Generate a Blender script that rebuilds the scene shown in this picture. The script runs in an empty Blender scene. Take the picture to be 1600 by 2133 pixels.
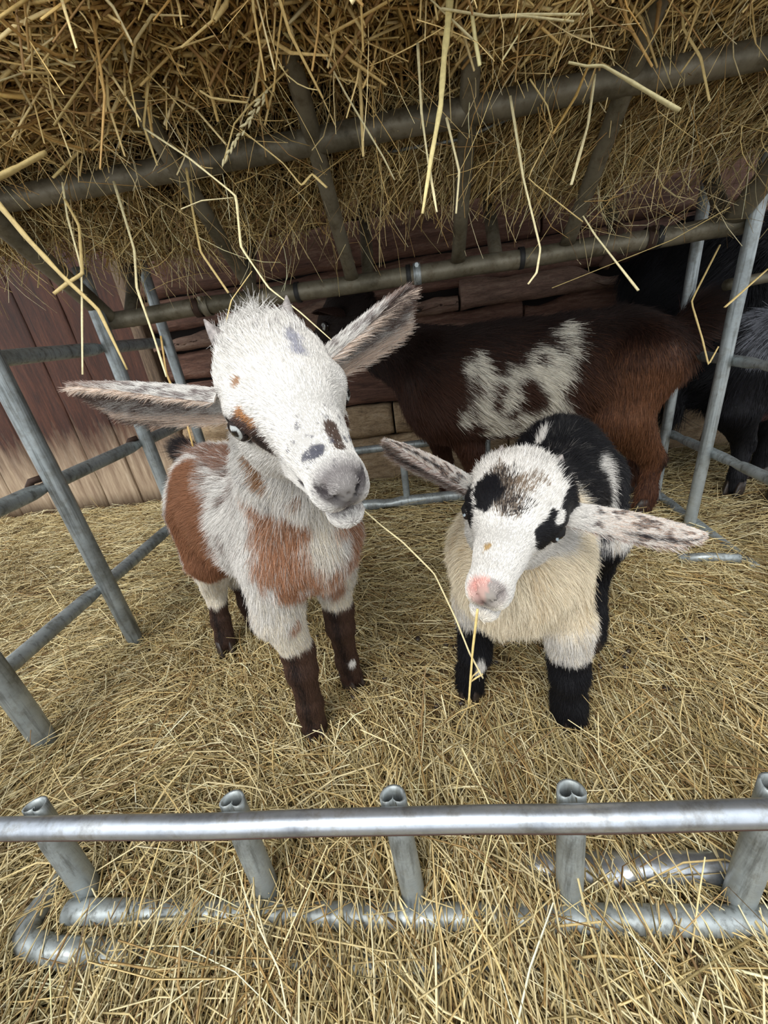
import bpy, math
import numpy as np
from mathutils import Matrix, Vector

# ------------------------------------------------------------------ camera
F_PX, CX, CY, CAM_H = 830.0, 800.0, 1066.5, 0.52
RC = None
def _cam_axes():
    V = np.array([1060., 2850.]); c = np.array([CX, CY])
    d = np.array([V[0]-c[0], -(V[1]-c[1]), -F_PX]); up = -d/np.linalg.norm(d)
    u2 = (V-c)/np.linalg.norm(V-c); dist = np.linalg.norm(V-c)
    hf = c-u2*F_PX*F_PX/dist
    vp = hf+np.array([u2[1], -u2[0]])*117
    y = np.array([vp[0]-c[0], -(vp[1]-c[1]), -F_PX]); y /= np.linalg.norm(y)
    return np.array([np.cross(y, up), y, up])
RC = _cam_axes()
CAM = np.array([0, 0, CAM_H])
def ray(px, py): return RC@(np.array([px-CX, -(py-CY), -F_PX])/F_PX)
def at(px, py, t): return CAM+ray(px, py)*t
def aty(px, py, y):
    r = ray(px, py); return CAM+r*(y/r[1])
def atx(px, py, x):
    r = ray(px, py); return CAM+r*(x/r[0])
scene = bpy.context.scene
cd = bpy.data.cameras.new('camera'); cam = bpy.data.objects.new('camera', cd)
scene.collection.objects.link(cam); scene.camera = cam
cd.sensor_fit = 'HORIZONTAL'; cd.sensor_width = 36; cd.lens = 36*F_PX/1600; cd.clip_start = 0.01
cam.matrix_world = Matrix.Translation(CAM) @ Matrix(RC.tolist()).to_4x4()

# ------------------------------------------------------------------ light
w = bpy.data.worlds.new('overcast_sky'); scene.world = w; w.use_nodes = True
nt = w.node_tree; bg = nt.nodes['Background']
bg.inputs['Color'].default_value = (0.93, 0.97, 1.0, 1); bg.inputs['Strength'].default_value = 1.45
sd = bpy.data.lights.new('soft_sun', 'SUN'); sd.energy = 2.6; sd.angle = math.radians(35); sd.color = (1, 0.975, 0.93)
so = bpy.data.objects.new('soft_sun', sd); scene.collection.objects.link(so)
so.rotation_euler = Vector((-0.25, -0.75, 1.0)).to_track_quat('Z', 'Y').to_euler()
scene.view_settings.view_transform = 'Standard'; scene.view_settings.look = 'None'
scene.view_settings.gamma = 1; scene.view_settings.use_curve_mapping = False
scene.view_settings.exposure = 0.14

rng = np.random.default_rng(7)
COL = scene.collection

# ------------------------------------------------------------------ helpers
def lin(c):
    c = np.asarray(c, float)/255.0
    return np.where(c <= 0.04045, c/12.92, ((c+0.055)/1.055)**2.4)
def link(o, parent=None):
    COL.objects.link(o)
    if parent is not None: o.parent = parent
    return o
def tag(o, label=None, cat=None, group=None, kind=None):
    if label: o['label'] = label
    if cat: o['category'] = cat
    if group: o['group'] = group
    if kind: o['kind'] = kind
    return o
def empty(name, loc=(0, 0, 0)):
    o = bpy.data.objects.new(name, None); o.location = loc; o.empty_display_size = .02
    return link(o)
def woff(o):
    p = np.zeros(3)
    while o is not None: p = p+np.array(o.location); o = o.parent
    return p
def mesh_obj(name, v, f, mat, parent=None, col=None, smooth=True, origin=None):
    """v (n,3) array, f: list of tuples or (m,k) array"""
    v = np.asarray(v, float)
    me = bpy.data.meshes.new(name)
    off = woff(parent)
    if origin is not None: org = np.asarray(origin, float)
    else: org = off
    vv = v-org
    if isinstance(f, np.ndarray):
        k = f.shape[1]
        me.vertices.add(len(vv)); me.vertices.foreach_set('co', vv.astype(np.float32).ravel())
        me.loops.add(f.size); me.loops.foreach_set('vertex_index', f.astype(np.int32).ravel())
        me.polygons.add(len(f)); me.polygons.foreach_set('loop_start', np.arange(0, f.size, k, dtype=np.int32))
        me.update(calc_edges=True)
    else:
        me.from_pydata(vv.tolist(), [], f)
    me.polygons.foreach_set('use_smooth', np.full(len(me.polygons), smooth))
    if col is not None:
        a = me.color_attributes.new('tint', 'FLOAT_COLOR', 'POINT')
        c4 = np.ones((len(v), 4), np.float32); c4[:, :3] = col
        a.data.foreach_set('color', c4.ravel())
    if mat: me.materials.append(mat)
    me.update()
    o = bpy.data.objects.new(name, me)
    o.location = org-off if parent is not None else org
    return link(o, parent)

def _hash(i, j, k, s):
    n = (i*73856093) ^ (j*19349663) ^ (k*83492791) ^ (s*2654435)
    n = (n & 0x7fffffff); n = (n*(n*15731+789221)+1376312589) & 0x7fffffff
    return n/float(0x7fffffff)
def noise3(p, scale=1., seed=0):
    p = np.asarray(p, float)*scale
    i = np.floor(p).astype(np.int64); f = p-i; f = f*f*(3-2*f)
    r = 0
    for a in (0, 1):
        for b in (0, 1):
            for c in (0, 1):
                wgt = (f[..., 0] if a else 1-f[..., 0])*(f[..., 1] if b else 1-f[..., 1])*(f[..., 2] if c else 1-f[..., 2])
                r = r+wgt*_hash(i[..., 0]+a, i[..., 1]+b, i[..., 2]+c, seed)
    return r*2-1
def fbm(p, scale, seed=0, oct=3):
    r = 0; a = 1
    for o in range(oct): r = r+a*noise3(p, scale*2**o, seed+o); a *= .5
    return r
def unit(v): v = np.asarray(v, float); return v/(np.linalg.norm(v, axis=-1, keepdims=True)+1e-12)

# ------------------------------------------------------------------ materials
def mat_new(name):
    m = bpy.data.materials.new(name); m.use_nodes = True
    return m, m.node_tree, m.node_tree.nodes['Principled BSDF']
def ramp(nt, fac, stops):
    r = nt.nodes.new('ShaderNodeValToRGB'); nt.links.new(fac, r.inputs['Fac'])
    el = r.color_ramp.elements
    while len(el) < len(stops): el.new(.5)
    for e, (p, c) in zip(el, stops): e.position = p; e.color = (*lin(c), 1)
    return r.outputs['Color']
def coords(nt, scale=(1, 1, 1)):
    t = nt.nodes.new('ShaderNodeTexCoord'); m = nt.nodes.new('ShaderNodeMapping'); m.inputs['Scale'].default_value = scale
    nt.links.new(t.outputs['Object'], m.inputs['Vector']); return m.outputs['Vector']
def noise(nt, vec, scale, detail=4, rough=.55, dist=0.):
    n = nt.nodes.new('ShaderNodeTexNoise'); n.inputs['Scale'].default_value = scale; n.inputs['Detail'].default_value = detail
    n.inputs['Roughness'].default_value = rough; n.inputs['Distortion'].default_value = dist
    if vec: nt.links.new(vec, n.inputs['Vector'])
    return n.outputs['Fac']
def mix(nt, fac, a, b, mode='MIX'):
    m = nt.nodes.new('ShaderNodeMix'); m.data_type = 'RGBA'; m.blend_type = mode
    if isinstance(fac, (int, float)): m.inputs['Factor'].default_value = fac
    else: nt.links.new(fac, m.inputs['Factor'])
    for s, x in ((m.inputs['A'], a), (m.inputs['B'], b)):
        if isinstance(x, (tuple, list, np.ndarray)): s.default_value = (*x, 1) if len(x) == 3 else x
        else: nt.links.new(x, s)
    return m.outputs['Result']
def bump(nt, bsdf, h, strength=.3, dist=.002):
    b = nt.nodes.new('ShaderNodeBump'); b.inputs['Strength'].default_value = strength; b.inputs['Distance'].default_value = dist
    nt.links.new(h, b.inputs['Height']); nt.links.new(b.outputs['Normal'], bsdf.inputs['Normal'])
def attr(nt, name='tint'):
    a = nt.nodes.new('ShaderNodeAttribute'); a.attribute_name = name; return a.outputs['Color']

def make_steel(name, base, dirty, rough=.42, metal=.75, dirt=.5, streak=True):
    m, nt, b = mat_new(name)
    v = coords(nt)
    f = noise(nt, v, 14, 6, .65)
    c = ramp(nt, f, [(.32, dirty), (.5, base), (.72, tuple(min(255, x+22) for x in base))])
    f2 = noise(nt, v, 55, 5, .7)
    c2 = ramp(nt, f2, [(.50, (255, 255, 255)), (.62, (200, 190, 172)), (.72, (120, 105, 85))])
    c = mix(nt, dirt, c, c2, 'MULTIPLY')
    nt.links.new(c, b.inputs['Base Color'])
    b.inputs['Metallic'].default_value = metal
    r = nt.nodes.new('ShaderNodeMapRange'); nt.links.new(f, r.inputs['Value'])
    r.inputs['To Min'].default_value = rough+.15; r.inputs['To Max'].default_value = rough-.1
    nt.links.new(r.outputs['Result'], b.inputs['Roughness'])
    bump(nt, b, f2, .12, .001)
    if streak: nt.links.new(mix(nt, .6, c, ramp(nt, noise(nt, coords(nt, (60, 60, 2.5)), 2.2, 5, .7), [(.36, (120, 116, 108)), (.5, (255, 255, 255))]), 'MULTIPLY'), b.inputs['Base Color'])
    return m
STEEL = make_steel('galvanised_steel', (158, 166, 168), (118, 122, 120), .42, .5, .4)
STEEL_BRIGHT = make_steel('worn_bright_steel', (178, 185, 194), (120, 124, 130), .34, .85, .5, False)
STEEL_DULL = make_steel('dull_weathered_steel', (112, 106, 90), (78, 73, 58), .5, .4, .6, False)
RUST, _nt, _b = mat_new('rusty_steel')
_b.inputs['Base Color'].default_value = (*lin((62, 44, 34)), 1); _b.inputs['Metallic'].default_value = .4; _b.inputs['Roughness'].default_value = .7
BLACKMAT, _nt, _b = mat_new('black_rubber'); _b.inputs['Base Color'].default_value = (.012, .012, .012, 1); _b.inputs['Roughness'].default_value = .6

def make_straw():
    m, nt, b = mat_new('straw')
    v = coords(nt)
    n = noise(nt, v, 260, 2)
    c = mix(nt, .35, attr(nt), ramp(nt, n, [(.3, (150, 130, 95)), (.7, (255, 250, 235))]), 'MULTIPLY')
    nt.links.new(c, b.inputs['Base Color'])
    b.inputs['Roughness'].default_value = .48; b.inputs['Specular IOR Level'].default_value = .4
    return m
STRAW = make_straw()
def make_soil():
    m, nt, b = mat_new('trampled_chaff')
    v = coords(nt)
    n = noise(nt, v, 60, 8, .75); n2 = noise(nt, v, 6, 4)
    c = ramp(nt, n, [(.3, (52, 40, 26)), (.5, (104, 84, 54)), (.68, (150, 126, 82))])
    c = mix(nt, .5, c, ramp(nt, n2, [(.35, (150, 135, 115)), (.6, (255, 250, 235))]), 'MULTIPLY')
    nt.links.new(c, b.inputs['Base Color']); b.inputs['Roughness'].default_value = .9
    bump(nt, b, n, .8, .006)
    return m
SOIL = make_soil()
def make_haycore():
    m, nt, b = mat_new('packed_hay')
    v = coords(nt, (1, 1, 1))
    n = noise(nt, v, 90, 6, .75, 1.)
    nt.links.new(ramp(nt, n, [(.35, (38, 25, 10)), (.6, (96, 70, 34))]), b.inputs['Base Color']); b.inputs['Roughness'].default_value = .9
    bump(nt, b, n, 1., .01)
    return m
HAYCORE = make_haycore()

def make_fur(name, rough=.5):
    m = bpy.data.materials.new(name); m.use_nodes = True; nt = m.node_tree; b = nt.nodes['Principled BSDF']
    a = attr(nt)
    nt.links.new(a, b.inputs['Base Color']); b.inputs['Roughness'].default_value = rough
    b.inputs['Specular IOR Level'].default_value = .25
    return m
FUR = make_fur('goat_hair', .5)
SKIN = make_fur('goat_skin', .7)
HORN, _nt, _b = mat_new('horn_grey')
_c = ramp(_nt, noise(_nt, coords(_nt), 300, 4), [(.3, (96, 92, 90)), (.7, (158, 150, 146))]); _nt.links.new(_c, _b.inputs['Base Color']); _b.inputs['Roughness'].default_value = .55
HOOF, _nt, _b = mat_new('hoof_dark')
_c = ramp(_nt, noise(_nt, coords(_nt), 200, 4), [(.3, (22, 17, 14)), (.7, (58, 46, 38))]); _nt.links.new(_c, _b.inputs['Base Color']); _b.inputs['Roughness'].default_value = .5
EYEM, _nt, _b = mat_new('eye_wet'); _nt.links.new(attr(_nt), _b.inputs['Base Color']); _b.inputs['Roughness'].default_value = .06; _b.inputs['Coat Weight'].default_value = .6

# ------------------------------------------------------------------ tubes
def tube_geo(pts, r, seg=14, cap=True, flat=None):
    """pts (n,3); r scalar or (n,); flat: (n,) squash factor; returns v,f"""
    pts = np.asarray(pts, float); n = len(pts); r = np.broadcast_to(np.asarray(r, float), (n,))
    tan = np.gradient(pts, axis=0) if n > 2 else np.repeat(pts[1:]-pts[:1], 2, 0)
    tan = unit(tan)
    up = np.array([0, 0, 1.]) if abs(tan[0][2]) < .9 else np.array([0, 1., 0])
    v = []
    a = np.linspace(0, 2*np.pi, seg, endpoint=False)
    for i in range(n):
        s = unit(np.cross(tan[i], up)); u = np.cross(s, tan[i]); up = u
        sq = 1 if flat is None else flat[i]
        v.append(pts[i]+r[i]*(np.outer(np.cos(a), s)*(1+.35*(1-sq))+np.outer(np.sin(a), u)*sq))
    v = np.concatenate(v); f = []
    for i in range(n-1):
        for j in range(seg):
            f.append((i*seg+j, i*seg+(j+1) % seg, (i+1)*seg+(j+1) % seg, (i+1)*seg+j))
    if cap:
        f.append(tuple(range(seg))[::-1]); f.append(tuple((n-1)*seg+j for j in range(seg)))
    return v, f
def rail(name, a, b, r, parent, mat, pinch=(), n=24, wob=.0006, label=None, seg=16, ends=None):
    """tube a->b, flattened (squashed) at both ends or at fractions in pinch"""
    a = np.asarray(a, float); b = np.asarray(b, float)
    t = np.linspace(0, 1, n); pts = a+(b-a)*t[:, None]
    pts = pts+wob*np.stack([noise3(pts, 9, 3), noise3(pts, 9, 4), noise3(pts, 9, 5)], 1)
    fl = np.ones(n)
    for p in pinch:
        fl = fl-.45*np.exp(-((t-p)*np.linalg.norm(b-a)/(r*1.3))**2)
    v, f = tube_geo(pts, r, seg, True, fl)
    o = mesh_obj(name, v, f, mat, parent)
    if label: o['label'] = label
    return o
def join_geo(parts):
    V = []; Fc = []; n = 0
    for v, f in parts:
        V.append(v); Fc += [tuple(i+n for i in q) for q in f]; n += len(v)
    return np.concatenate(V), Fc
def open_tube(a, b, ro, ri, seg=20, dent=.0):
    """hollow thick tube with an inward dent along one side near end b"""
    a = np.asarray(a, float); b = np.asarray(b, float); n = 14
    ax = unit(b-a); s = unit(np.cross(ax, [0, 1, 0.01])); u = np.cross(s, ax)
    ang = np.linspace(0, 2*np.pi, seg, endpoint=False)
    V = []; F_ = []
    for shell, r in ((0, ro), (1, ri)):
        for i in range(n):
            t = i/(n-1); p = a+(b-a)*t
            d = dent*max(0, (t-.72)/.28)**1.2
            for g in ang:
                # dent on the -y side
                dirv = np.cos(g)*s+np.sin(g)*u
                k = max(0, -dirv[1])
                rr = r*(1-d*k**2*1.55)
                V.append(p+dirv*rr)
    m = n*seg
    for sh in (0, 1):
        for i in range(n-1):
            for j in range(seg):
                q = (sh*m+i*seg+j, sh*m+i*seg+(j+1) % seg, sh*m+(i+1)*seg+(j+1) % seg, sh*m+(i+1)*seg+j)
                F_.append(q if sh == 0 else q[::-1])
    for e in (0, n-1):
        for j in range(seg):
            q = (e*seg+j, e*seg+(j+1) % seg, m+e*seg+(j+1) % seg, m+e*seg+j)
            F_.append(q)
    return np.array(V), F_

# ------------------------------------------------------------------ straw maker
STRAW_COLS = lin([(226, 212, 168), (214, 196, 146), (196, 174, 122), (238, 228, 190), (166, 138, 90), (158, 142, 98), (132, 106, 70), (198, 184, 136)])
def straws(name, base, d, length, width, cols, parent=None, bend=.15, kink=.25, seg=3, side=3, drop=None, mat=None):
    """vectorised bundle of straws: base (N,3), d (N,3) unit, length, width (N,)"""
    N = len(base); k = seg+1
    s = unit(np.cross(d, rng.normal(size=(N, 3)))); u = np.cross(d, s)
    t = np.linspace(0, 1, k)
    bendv = s*(rng.normal(size=(N, 1))*bend)
    kp = rng.integers(1, max(2, seg), N); ka = rng.normal(size=(N, 1))*kink*(rng.random((N, 1)) < .4)
    P = np.zeros((N, k, 3))
    for i in range(k):
        x = t[i]-.5
        off = bendv*(x*x-.25)*1.6+u*ka*np.maximum(0, t[i]-kp/seg)[:, None]
        P[:, i] = base+length[:, None]*(d*x+off)
        if drop is not None: P[:, i, 2] -= drop*length*abs(x)**1.5
    a = np.linspace(0, 2*np.pi, side, endpoint=False)
    V = np.zeros((N, k, side, 3))
    tp = np.ones(k); tp[-1] = .7
    for i in range(k):
        for j in range(side):
            V[:, i, j] = P[:, i]+(width/2*tp[i])[:, None]*(np.cos(a[j])*s+np.sin(a[j])*u*.6)
    base_i = (np.arange(N)*k*side)[:, None, None, None]
    q = []
    for i in range(seg):
        for j in range(side):
            q.append([i*side+j, i*side+(j+1) % side, (i+1)*side+(j+1) % side, (i+1)*side+j])
    q = np.array(q)
    Fq = (base_i[:, 0, 0][:, None]+q[None].reshape(1, -1)).reshape(-1, 4)
    C = np.repeat(cols[:, None, :], k*side, 1).reshape(-1, 3)
    o = mesh_obj(name, V.reshape(-1, 3), Fq, mat or STRAW, parent, C)
    return o
def pick_cols(N, w=None, j=.18):
    c = STRAW_COLS[rng.choice(len(STRAW_COLS), N, p=w)]
    return np.clip(c*(1+rng.normal(size=(N, 1))*j), 0.01, 1)

# ------------------------------------------------------------------ floor
def ground_z(x, y):
    p = np.stack([x, y, np.zeros_like(x)], -1)
    h = .006*fbm(p, 4., 11, 3)+.002*fbm(p, 22., 17, 2)
    m = np.exp(-((x+.20)/.12)**2-((y-.15)/.06)**2)*.014      # hay heaped over the lower rail
    m = m+np.exp(-((x-.045)/.045)**2-((y-.16)/.07)**2)*.020
    m = m-np.exp(-((x+.42)/.05)**2-((y-.16)/.05)**2)*.010
    return h+m-.006
def build_floor():
    xs = np.concatenate([np.linspace(-3., -.9, 20), np.linspace(-.85, .9, 160), np.linspace(.95, 3, 20)])
    ys = np.concatenate([np.linspace(-1.2, -.05, 14), np.linspace(0, 1.6, 150)])
    X, Y = np.meshgrid(xs, ys); Z = ground_z(X, Y)-.006
    v = np.stack([X, Y, Z], -1).reshape(-1, 3); nx = len(xs)
    i, j = np.meshgrid(np.arange(len(ys)-1), np.arange(nx-1), indexing='ij')
    a = (i*nx+j).ravel(); f = np.stack([a, a+1, a+1+nx, a+nx], 1)
    tag(mesh_obj('floor', v, f, SOIL), kind='structure')
def scatter(n, x0, x1, y0, y1):
    return rng.uniform(x0, x1, n), rng.uniform(y0, y1, n)
def in_view(x, y, m=.27):
    p = np.stack([x, y, np.zeros_like(x)-CAM_H], -1)@RC
    z = -p[:, 2]; u = F_PX*p[:, 0]/np.maximum(z, 1e-3)/1600; vv = F_PX*p[:, 1]/np.maximum(z, 1e-3)/2133
    return (z > .05) & (abs(u) < .5+m) & (abs(vv) < .5+m)
def floor_straw():
    # (name, count, x0,x1,y0,y1, len range, width range, lift, direction bias, palette)
    pal = np.array([.20, .18, .14, .14, .10, .09, .06, .09]); pal /= pal.sum()
    dark = np.array([.08, .14, .18, .05, .20, .13, .16, .06]); dark /= dark.sum()
    sets = [
        ('loose_straw', 26000, -.95, .75, -.08, .36, (.04, .20), (.0010, .0029), .020, pal, 3),
        ('loose_straw', 30000, -1.2, 1.1, .30, .75, (.02, .12), (.0009, .0024), .012, pal, 3),
        ('loose_straw', 32000, -2.1, 1.8, .65, 1.405, (.03, .14), (.0013, .0029), .012, pal, 2),
        ('chaff', 36000, -.8, .7, .05, .9, (.006, .028), (.0008, .0018), .006, dark, 1),
    ]
    for name, n, x0, x1, y0, y1, L, W, lift, p, sg in sets:
        x, y = scatter(n, x0, x1, y0, y1)
        k = in_view(x, y); x, y = x[k], y[k]; n = len(x)
        ln = rng.uniform(L[0], L[1], n)*rng.uniform(.5, 1, n); wd = rng.uniform(W[0], W[1], n)
        th = rng.uniform(0, np.pi, n)
        patch = noise3(np.stack([x, y, x*0], -1), 3.2, 5)*2.2
        keep = rng.random(n) < .55
        th = np.where(keep, patch+rng.normal(size=n)*.45+.25, th)
        far = (y > .75) & (rng.random(n) < .55); th = np.where(far, rng.normal(size=n)*.35, th)
        tilt = rng.normal(size=n)*(.10 if sg > 1 else .2)
        if y1 < .4:                                                 # near heap: stalks pour down over the lower rail
            q = (y < .19) & (rng.random(n) < .5); th = np.where(q, np.pi/2+rng.normal(size=n)*.45, th); tilt = np.where(q, tilt+.12, tilt)
        d = np.stack([np.cos(th)*np.cos(tilt), np.sin(th)*np.cos(tilt), np.sin(tilt)], -1)
        z = ground_z(x, y)+rng.random(n)**1.6*lift+.001+np.abs(np.sin(tilt))*ln*.42
        c = pick_cols(n, p)
        pn = noise3(np.stack([x, y, x*0], -1), 2.4, 31)
        c = c*(1-.18*np.clip(pn, 0, 1))[:, None]
        bare = np.exp(-((x-.02)/.16)**2-((y-.50)/.16)**2)+.6*np.exp(-((x-.25)/.2)**2-((y-.62)/.12)**2)
        k = rng.random(n) > bare*(.55 if sg > 1 else -.1)
        o = straws(name, np.stack([x, y, z], -1)[k], d[k], ln[k], wd[k], c[k], bend=.22, kink=.5, seg=sg)
        tag(o, {'chaff': 'fine broken chaff trodden into the ground between the two kids'}.get(name), kind='stuff')
        if name != 'chaff':
            o['label'] = {-.08: 'long pale straw heaped around the low front rails', .30: 'golden loose straw bedding under the two kids', .65: 'flattened yellow straw bedding towards the barn wall'}[y0]
        o['category'] = 'straw'

# ------------------------------------------------------------------ SDF goats
class Field:
    def __init__(s, lo, hi, h):
        s.lo = np.array(lo, float); s.h = h; s.n = np.ceil((np.array(hi)-s.lo)/h).astype(int)+1
        s.g = np.full(s.n, .2, np.float32); s.prims = []
    def _box(s, lo, hi):
        a = np.clip(np.floor((lo-s.lo)/s.h).astype(int), 0, s.n); b = np.clip(np.ceil((hi-s.lo)/s.h).astype(int)+1, 0, s.n)
        return a, b
    def _pts(s, a, b):
        ax = [s.lo[i]+s.h*np.arange(a[i], b[i]) for i in range(3)]
        return np.stack(np.meshgrid(*ax, indexing='ij'), -1)
    def add(s, fn, lo, hi, k=.012, sub=False, flow=(0, 0, -1), ln=1., meta=True):
        m = max(k, .004)*2.5+.012
        a, b = s._box(np.asarray(lo)-m, np.asarray(hi)+m)
        if np.any(b <= a): return
        p = s._pts(a, b); d = fn(p).astype(np.float32)
        sl = tuple(slice(a[i], b[i]) for i in range(3)); g = s.g[sl]
        if sub:
            d = -d; hh = np.clip(.5-.5*(g-d)/k, 0, 1); r = g*(1-hh)+d*hh+k*hh*(1-hh)
        else:
            hh = np.clip(.5+.5*(g-d)/k, 0, 1); r = g*(1-hh)+d*hh-k*hh*(1-hh)
        s.g[sl] = r
        if not sub and meta: s.prims.append((fn, np.array(flow, float), ln))
    def cap(s, a, b, ra, rb, k=.012, flow=None, ln=1., sub=False, meta=True):
        a = np.asarray(a, float); b = np.asarray(b, float)
        def fn(p):
            ba = b-a; t = np.clip(((p-a)@ba)/(ba@ba+1e-12), 0, 1)
            return np.linalg.norm(p-a-t[..., None]*ba, axis=-1)-(ra+(rb-ra)*t)
        R = max(ra, rb)
        s.add(fn, np.minimum(a, b)-R, np.maximum(a, b)+R, k, sub, b-a if flow is None else flow, ln, meta)
    def ell(s, c, r, M=None, k=.012, flow=(0, 0, -1), ln=1., sub=False, meta=True):
        c = np.asarray(c, float); r = np.asarray(r, float); M = np.eye(3) if M is None else M
        def fn(p):
            q = (p-c)@M
            k0 = np.linalg.norm(q/r, axis=-1); k1 = np.linalg.norm(q/r**2, axis=-1)+1e-9
            return k0*(k0-1)/k1
        R = r.max(); s.add(fn, c-R, c+R, k, sub, flow, ln, meta)
    def chain(s, pts, rs, **kw):
        for i in range(len(pts)-1): s.cap(pts[i], pts[i+1], rs[i], rs[i+1], **kw)
    def mesh(s):
        g = s.g; h = s.h; ins = g < 0
        c = np.zeros(s.n-1, np.int8)
        for a in (0, 1):
            for b in (0, 1):
                for d in (0, 1):
                    c += ins[a:s.n[0]-1+a, b:s.n[1]-1+b, d:s.n[2]-1+d]
        act = (c > 0) & (c < 8)
        idx = np.full(act.shape, -1, np.int64); cells = np.argwhere(act); idx[act] = np.arange(len(cells))
        acc = np.zeros((len(cells), 3)); cnt = np.zeros(len(cells))
        cor = [(a, b, d) for a in (0, 1) for b in (0, 1) for d in (0, 1)]
        val = {q: g[cells[:, 0]+q[0], cells[:, 1]+q[1], cells[:, 2]+q[2]].astype(float) for q in cor}
        for q in cor:
            for ax in range(3):
                if q[ax] == 0:
                    q2 = list(q); q2[ax] = 1; q2 = tuple(q2)
                    v0, v1 = val[q], val[q2]; m = (v0 < 0) != (v1 < 0)
                    t = np.where(m, v0/np.where(m, v0-v1, 1), 0)
                    p = np.array(q, float)[None]+0*acc; p[:, ax] += t
                    acc[m] += p[m]; cnt[m] += 1
        V = s.lo+h*(cells+acc/cnt[:, None])
        F_ = []
        for ax in range(3):
            o1, o2 = [(1, 2), (2, 0), (0, 1)][ax]
            sl0 = [slice(0, s.n[i]) for i in range(3)]; sl1 = list(sl0)
            sl0[ax] = slice(0, s.n[ax]-1); sl1[ax] = slice(1, s.n[ax])
            m = ins[tuple(sl0)] != ins[tuple(sl1)]
            e = np.argwhere(m)
            e = e[(e[:, o1] > 0) & (e[:, o2] > 0) & (e[:, o1] < s.n[o1]-1) & (e[:, o2] < s.n[o2]-1)]
            inside0 = ins[e[:, 0], e[:, 1], e[:, 2]]
            def cid(d1, d2):
                q = e.copy(); q[:, o1] += d1; q[:, o2] += d2; return idx[q[:, 0], q[:, 1], q[:, 2]]
            quad = np.stack([cid(-1, -1), cid(0, -1), cid(0, 0), cid(-1, 0)], 1)
            quad[~inside0] = quad[~inside0][:, ::-1]
            F_.append(quad)
        F_ = np.concatenate(F_); F_ = F_[(F_ >= 0).all(1)]
        # keep only referenced; light laplacian smoothing
        E_ = np.concatenate([F_[:, [0, 1]], F_[:, [1, 2]], F_[:, [2, 3]], F_[:, [3, 0]]])
        for it in range(2):
            S = np.zeros_like(V); n = np.bincount(E_[:, 0], minlength=len(V))+np.bincount(E_[:, 1], minlength=len(V))
            for ax in range(3):
                S[:, ax] = np.bincount(E_[:, 0], V[E_[:, 1], ax], len(V))+np.bincount(E_[:, 1], V[E_[:, 0], ax], len(V))
            V = V*.5+.5*S/np.maximum(n, 1)[:, None]
        return V, F_

def face_normals(V, F_):
    return np.cross(V[F_[:, 2]]-V[F_[:, 0]], V[F_[:, 3]]-V[F_[:, 1]])/2
def vert_normals(V, F_):
    fn = face_normals(V, F_); N = np.zeros_like(V)
    for j in range(4):
        for ax in range(3): N[:, ax] += np.bincount(F_[:, j], fn[:, ax], len(V))
    return unit(N)
def sample_surface(V, F_, N, n, weight=None):
    fn = face_normals(V, F_); A = np.linalg.norm(fn, axis=1)
    if weight is not None: A = A*weight[F_].mean(1)
    i = rng.choice(len(F_), n, p=A/A.sum()); u, v = rng.random((2, n))
    W = np.stack([(1-u)*(1-v), u*(1-v), u*v, (1-u)*v], 1)
    P = (V[F_[i]]*W[..., None]).sum(1); Nn = unit((N[F_[i]]*W[..., None]).sum(1))
    return P, Nn, i, W
def view_keep(P, N, cosmin=-.35):
    d = unit(CAM-P); return (N*d).sum(1) > cosmin
def make_curves(name, roots, dirs, L, r0, cols, parent, bendv, npts=4, mat=None, label=None):
    n = len(roots); t = np.linspace(0, 1, npts)
    P = roots[:, None]+L[:, None, None]*(dirs[:, None]*t[None, :, None]+bendv[:, None]*(t**2)[None, :, None])
    off = woff(parent)
    hc = bpy.data.hair_curves.new(name); hc.add_curves([npts]*n)
    hc.points.foreach_set('position', (P-off).astype(np.float32).ravel())
    ra = hc.attributes.get('radius') or hc.attributes.new('radius', 'FLOAT', 'POINT')
    rr = (np.asarray(r0)[:, None] if np.ndim(r0) else np.full((n, 1), r0))*(1-.75*t**1.5)[None]
    ra.data.foreach_set('value', rr.astype(np.float32).ravel())
    ca = hc.attributes.new('tint', 'FLOAT_COLOR', 'CURVE')
    c4 = np.ones((n, 4), np.float32); c4[:, :3] = cols; ca.data.foreach_set('color', c4.ravel())
    hc.materials.append(mat or FUR)
    o = bpy.data.objects.new(name, hc); o['kind'] = 'stuff'
    if label: o['label'] = label
    return link(o, parent)

class Pose:
    def __init__(s, M, T, sc): s.M = np.array(M, float); s.M = s.M/np.linalg.norm(s.M, axis=0); s.T = np.array(T, float); s.s = sc
    def p(s, x, y, z): return s.T+s.M@(np.array([x, y, z])*s.s)
    def d(s, x, y, z): return s.M@np.array([x, y, z], float)
    def inv(s, P): return (P-s.T)@s.M/s.s

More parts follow.
